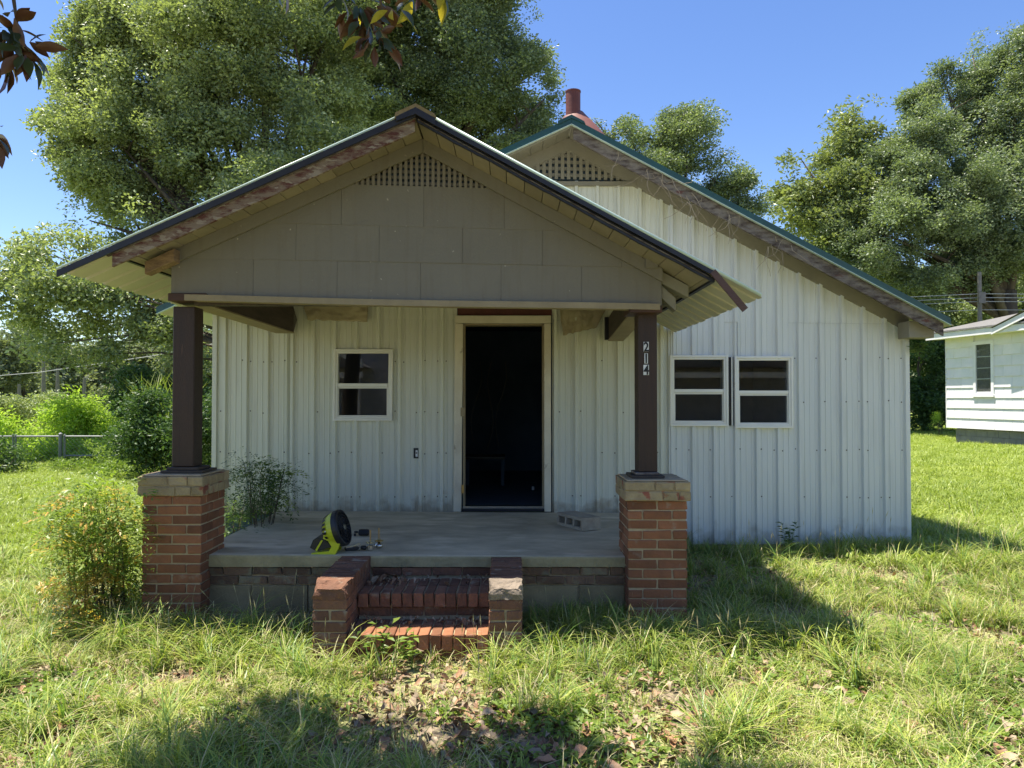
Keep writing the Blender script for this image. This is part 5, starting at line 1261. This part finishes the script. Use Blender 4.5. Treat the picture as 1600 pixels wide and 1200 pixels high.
# ------------------------------------------------------------ grass
def grasstuft(name, n, h0, h1, rad, bend, w_, mats, mw, spread=1.0):
    V = []; F = []; rn = []; mi = []
    for _ in range(n):
        az = R.uniform(0, 6.283); rr = rad*math.sqrt(R.random()); x, y = rr*math.cos(az*1.7+R.random()), rr*math.sin(az*1.7+R.random()); h = R.uniform(h0, h1); bd = bend*h*R.uniform(.3,1.3)
        d = Vector((math.cos(az), math.sin(az), 0)); s_ = Vector((-d.y, d.x, 0))*w_*R.uniform(.6,1.2); m_ = R.choices(range(len(mats)), mw)[0]; r_ = R.random(); k = 4; i0 = len(V)
        for j in range(k+1):
            t_ = j/k; c = Vector((x, y, 0))+d*(bd*t_**1.8)+Vector((0,0,h*t_*(1-.42*min(1.2,bd/h)*t_*t_))); q = (1-t_)**.6 if j < k else 0
            if j < k: V += [c-s_*q, c+s_*q]
            else: V += [c]
        for j in range(k-1): a = i0+2*j; F.append((a,a+1,a+3,a+2)); rn.append(r_); mi.append(m_)
        a = i0+2*(k-1); F.append((a,a+1,a+2)); rn.append(r_); mi.append(m_)
    me = bpy.data.meshes.new(name); me.from_pydata([tuple(v) for v in V], [], F)
    for m_ in mats: me.materials.append(m_)
    a = me.attributes.new('rnd','FLOAT','FACE'); a.data.foreach_set('value', np.asarray(rn,np.float32)); me.polygons.foreach_set('material_index', np.asarray(mi,np.int32)); me.update(); return me
GM = [M['grass'], M['grassdeep'], M['straw']]
CO['tuft'] = srccoll('grass_tuft', [grasstuft('grass_tuft', 40, .12, .34, .07, 1.1, .0042, GM, (5,4,1.8)) for _ in range(8)])
CO['short'] = srccoll('grass_short', [grasstuft('grass_short', 34, .03, .11, .13, 1.2, .0026, GM, (6,1.5,4.5)) for _ in range(6)])
CO['lawn'] = srccoll('lawn_patch', [grasstuft('lawn_patch', 60, .04, .11, .24, 1.1, .006, [M['lawn'], M['grass']], (5,2)) for _ in range(5)])
seedm = []
for _ in range(3):
    b = MB(); h = R.uniform(.3,.5); e = Vector((R.uniform(-.08,.08), R.uniform(-.05,.05), h)); b.tube([(0,0,0), e*.6, e], [.0013,.001,.0008], 3)
    b.tube([e*.93, e*1.0, e*1.1], [.001,.004,.0005], 5); me = b.mesh('seed_stalk', M['straw']); seedm.append(me)
CO['seed'] = srccoll('seed_stalk', seedm)
def blocked(x, y, m_=.0):
    if -2.55-m_ < x < 1.22+m_ and 5.0-m_ < y < 7.3: return True
    if -1.21-m_ < x < .08+m_ and 4.37-m_ < y < 5.2: return True
    if HX0-.02-m_ < x < HX1+.02+m_ and WY-.03-m_ < y < HB+.1: return True
    if x > 13.5 and 16 < y < 23.2 and x > 13.9+(23-y)*.17+.0: return True
    return False
def gscat(name, coll, n, y0, y1, dens, smin, smax, xr=.85, tilt=.12, pw=1.0, m_=0.0, extra=None, sink=.0):
    P = []; S_ = []; tries = 0
    while len(P) < n and tries < n*30:
        tries += 1; u = R.random(); y = (y0**(1-pw)+(y1**(1-pw)-y0**(1-pw))*u)**(1/(1-pw)) if pw != 1 else y0*(y1/y0)**u
        x = R.uniform(-1,1)*(xr*y+.6)
        if blocked(x, y, m_) or (extra and not extra(x, y)): continue
        if R.random() > dens(x, y): continue
        P.append((x, y, hg(x,y)-sink)); S_.append(R.uniform(smin, smax))
    n = len(P); return scatter(name, P, np.stack([NR.normal(0,tilt,n), NR.normal(0,tilt,n), NR.rand(n)*6.283],1), S_, coll)
nn_ = lambda x, y, s_, o_: noise.noise(Vector((x*s_+o_, y*s_, o_)))
def d_tuft(x, y):
    k = .30+1.7*nn_(x,y,1.5,3)+1.3*nn_(x,y,4.5,9)
    # bare trodden strip before the steps and lower right
    if y < 4.2 and -.7 < x < 1.5: k -= .36*sm((4.2-y)/.6)
    if 4.2 < y < 5.0 and (-2.3 < x < -1.1 or .2 < x < 2.2): k += .4
    if y < 4.3: k -= .22*sm((4.3-y)/.5)
    return max(0, min(1, k))
def d_short(x, y):
    k = .30+1.9*nn_(x,y,1.3,17)+1.6*nn_(x,y,3.5,27)
    if y < 4.2: k -= .12
    if y < 4.4 and -.9 < x < 1.6: k -= .3
    return max(.04, min(1, k))
o = gscat('grass', CO['tuft'], 1350, 2.7, 7.6, d_tuft, .42, 1.05, pw=1.0, m_=.06); tagp(o, 'clumps of long green grass in the yard', kind='stuff')
o = gscat('short_grass', CO['short'], 3900, 2.6, 8.0, d_short, .7, 1.3, pw=1.2, m_=.03); tagp(o, 'short patchy yellow green grass in the yard', kind='stuff')
o = gscat('lawn_grass', CO['lawn'], 30000, 6.5, 60, lambda x, y: 1 if (x > 3 or x < -2.6 or y > 7) else .0, .8, 1.5, pw=1.35, xr=.8, extra=lambda x,y: y > 7.2 or x < -2.6 or x > 3.2); tagp(o, 'bright mown grass of the wide yard', kind='stuff')
o = gscat('seed_grass', CO['seed'], 420, 3.0, 8.0, lambda x, y: .8 if y > 4 else .3, .5, 1.0, m_=.03, tilt=.2); tagp(o, 'thin seed stalks among the grass', kind='stuff')
# taller grass against the right wall, along pillar feet and cheek walls
P = []; S_ = []
for _ in range(230):
    x = R.uniform(1.3, 3.85); P.append((x, 7.05-abs(R.gauss(0,.12)), hg(x,7.0))); S_.append(R.uniform(.35,.75)*(1.25 if x > 3 else .8))
for _ in range(170): x = R.uniform(3.9, 6.5); y = R.uniform(6.0,8.4); P.append((x, y, hg(x,y))); S_.append(R.uniform(.6,1.1))
for _ in range(150): x = R.choice((R.uniform(-2.7,-1.2), R.uniform(.1,2.4))); y = 4.78-abs(R.gauss(0,.16)) ; P.append((x, y, hg(x,y))); S_.append(R.uniform(.6,1.15))
for _ in range(60): x = R.uniform(.1,.8); y = 5.05-abs(R.gauss(0,.05)); P.append((x, y, hg(x,y))); S_.append(R.uniform(.5,.9))
n = len(P); o = scatter('edge_grass', P, np.stack([NR.normal(0,.12,n), NR.normal(0,.12,n), NR.rand(n)*6.283],1), S_, CO['tuft']); tagp(o, 'rank grass against walls and pillars', kind='stuff')
# low leafy weeds among the grass
CO['weed'] = srccoll('weed_sprig', [leafcluster('weed_sprig', 24, .10, .045, .5, M['nandina'], up=1.5, shape=(1,1,.35)) for _ in range(4)])
o = gscat('ground_cover', CO['weed'], 1500, 2.9, 8.0, lambda x, y: max(0, min(1, .35+1.2*nn_(x,y,1.0,31)+(.3 if x > 1.5 else 0))), .6, 1.2, m_=.03, sink=-.03); tagp(o, 'low broad leaved ground cover in the grass', kind='stuff')

# dead leaves
def dead(name, mat, seed, L_=.13, Wd=.06):
    r = random.Random(seed); vs = []; n = 5; prof = [.1,.75,1,.9,.5,.05]
    for i in range(n+1):
        t_ = i/n; z = .02*math.sin(t_*3+seed)+.012*r.random(); w_ = prof[i]*Wd/2
        vs += [(-w_, (t_-.5)*L_, z+w_*r.uniform(.2,.9)), (0, (t_-.5)*L_, z), (w_, (t_-.5)*L_, z+w_*r.uniform(.2,.9))]
    fs = []
    for i in range(n): a = 3*i; fs += [(a,a+1,a+4,a+3),(a+1,a+2,a+5,a+4)]
    me = bpy.data.meshes.new(name); me.from_pydata(vs, [], fs); me.materials.append(mat); me.polygons.foreach_set('use_smooth', [True]*len(fs)); return me
DL = [dead('dead_leaf', M['deadleaf'] if i % 2 else M['deadpale'], i) for i in range(6)]
cnt = 0; DP = []
while cnt < 298:
    y = 2.75*(5.0/2.75)**R.random(); x = R.uniform(-.62,.72)*y
    if blocked(x, y, .02): continue
    wgt = .25+.6*(y < 4.3 and -.9 < x < 2.4)+.3*nn_(x,y,1.3,40)+.4*(4.1 < y < 4.5 and -.9 < x < .2)
    if R.random() > wgt: continue
    place(R.choice(DL), 'dead_leaf', (x, y, hg(x,y)+R.uniform(.008,.035)), ground, (R.gauss(0,.3), R.gauss(0,.3), R.uniform(0,6.28)), (R.uniform(.5,.95),)*3); cnt += 1
for (x, y, z) in ((-.30,4.60,LZ+.006),(-.88,5.0,UZ+.006),(-.93,4.93,UZ+.008),(-.62,4.63,LZ+.006),(-.80,5.03,UZ+.006),(-.7,4.31,.06),(-.45,4.30,.05),(-.25,4.31,.05),(-.55,4.33,.07)):
    place(R.choice(DL), 'dead_leaf', (x, y, z), ground, (R.gauss(0,.2), R.gauss(0,.2), R.uniform(0,6.28)), (R.uniform(.5,.85),)*3)
CO['litter'] = srccoll('litter_flake', [dead('litter_flake', M['deadpale'] if i % 2 else M['deadleaf'], 50+i, .05, .022) for i in range(4)])
o = gscat('leaf_litter', CO['litter'], 12000, 2.7, 6.5, lambda x,y: .9 if y < 5 else .5, .5, 1.3, m_=.0, tilt=.5, sink=-.006); tagp(o, 'scattered dry leaf litter', kind='stuff')
P = []
for _ in range(150):
    if R.random() < .5: P.append((R.uniform(sx0+.02, sx1-.02)*1.0 if R.random() < .4 else sx0+abs(R.gauss(0,.12))+.02, R.uniform(4.86, 5.09), UZ+.006))
    else: P.append((R.uniform(sx0+.03, sx1-.03), R.uniform(4.56, 4.69), LZ+.006))
n = len(P); o = scatter('step_litter', P, np.stack([NR.normal(0,.3,n), NR.normal(0,.3,n), NR.rand(n)*6.283],1), NR.uniform(.35,.9,n), CO['litter']); tagp(o, 'crumbled dry leaves lying on the step treads', kind='stuff')
# plants: weed at the steps, sapling and tufts by the right wall
def weed(label, x, y, h, leaves, ll, mat='nandina', name='weed_plant', z0=None):
    z = hg(x,y) if z0 is None else z0; t = thing(name, label, 'weed', (x,y,z)); b = MB(); V = []; F = []; rn = []
    for s_ in range(4):
        e = Vector((x+R.uniform(-.5,.5)*h, y+R.uniform(-.3,.1)*h, z+h*R.uniform(.7,1))); b.tube([(x,y,z),Vector((x,y,z)).lerp(e,.5)+Vector((0,0,.02)),e], [.003,.0022,.001], 4)
        for k in range(leaves):
            p = Vector((x,y,z)).lerp(e, .3+.7*k/leaves); a = R.uniform(0,6.28); d = Vector((math.cos(a), math.sin(a), R.uniform(-.2,.4))).normalized(); sd = d.cross(Vector((0,0,1))).normalized(); l = ll*R.uniform(.6,1.1); i = len(V)
            V += [p, p+d*l*.45+sd*l*.24+Vector((0,0,.01)), p+d*l, p+d*l*.45-sd*l*.24+Vector((0,0,.01))]; F += [(i,i+1,i+2),(i,i+2,i+3)]; rn += [R.random()]*2
    build(b, 'stem', M['grassdeep'], t, fix=False); me = meshnp('leaves', [tuple(v-Vector((x,y,z))) for v in V], F, [M[mat]], rn); place(me, 'leaves', (x,y,z), t)
weed('broad leaved green weed growing in front of the lower step', -.80, 4.30, .30, 8, .075)
weed('small leafy weed by the front step edge near the plain cheek wall', -.58, 4.27, .24, 7, .07)
weed('bushy dark weed against the right wall below the windows', 2.62, 6.95, .32, 12, .07, 'shrubleaf')
weed('leafy creeper sprig sticking out under the right eave corner', 3.93, 7.05, .14, 9, .09, 'shrubleaf', 'creeper_sprig', z0=zroof(3.9)-.42)
# dry vine tendrils on the main fascia
for k, (px_, lab) in enumerate(((965,'dry vine strand curling over the lattice vent'),(1003,'forked dry vine hanging beside the vent end'),(1030,'tangled dry vine tuft on the upper fascia'),(1085,'looping dry vine tendrils against the upper siding'),(1140,'thin dry vine strands crossing the siding mid slope'),(1215,'sparse dry vine on the lower fascia'))):
    x = W(px_,0,6.76).x; z = zroof(x)-.12; b = MB()
    for s_ in range(2 if k < 2 else 7):
        p = Vector((x+R.uniform(-.12,.12), 6.77-R.uniform(0,.02), z+R.uniform(-.06,.04))); pts = [p]; d = Vector((R.uniform(-.6,.6), R.uniform(-.1,.3), -.6))
        for q in range(8):
            d += Vector((R.gauss(0,.35), R.gauss(0,.12), R.gauss(-.05,.3))); d = d.normalized(); p = p+d*R.uniform(.02,.055); p.y = min(max(p.y, 6.74), 7.1); pts.append(p)
        b.tube(pts, [.0045-.0004*i for i in range(len(pts))] if s_ % 3 == 0 else .002, 4)
    o = build(b, 'dry_vine', M['vine'], None, origin=(x,6.77,z), fix=False); tagp(o, lab, 'vine', 'dead vines clinging to the fascia')
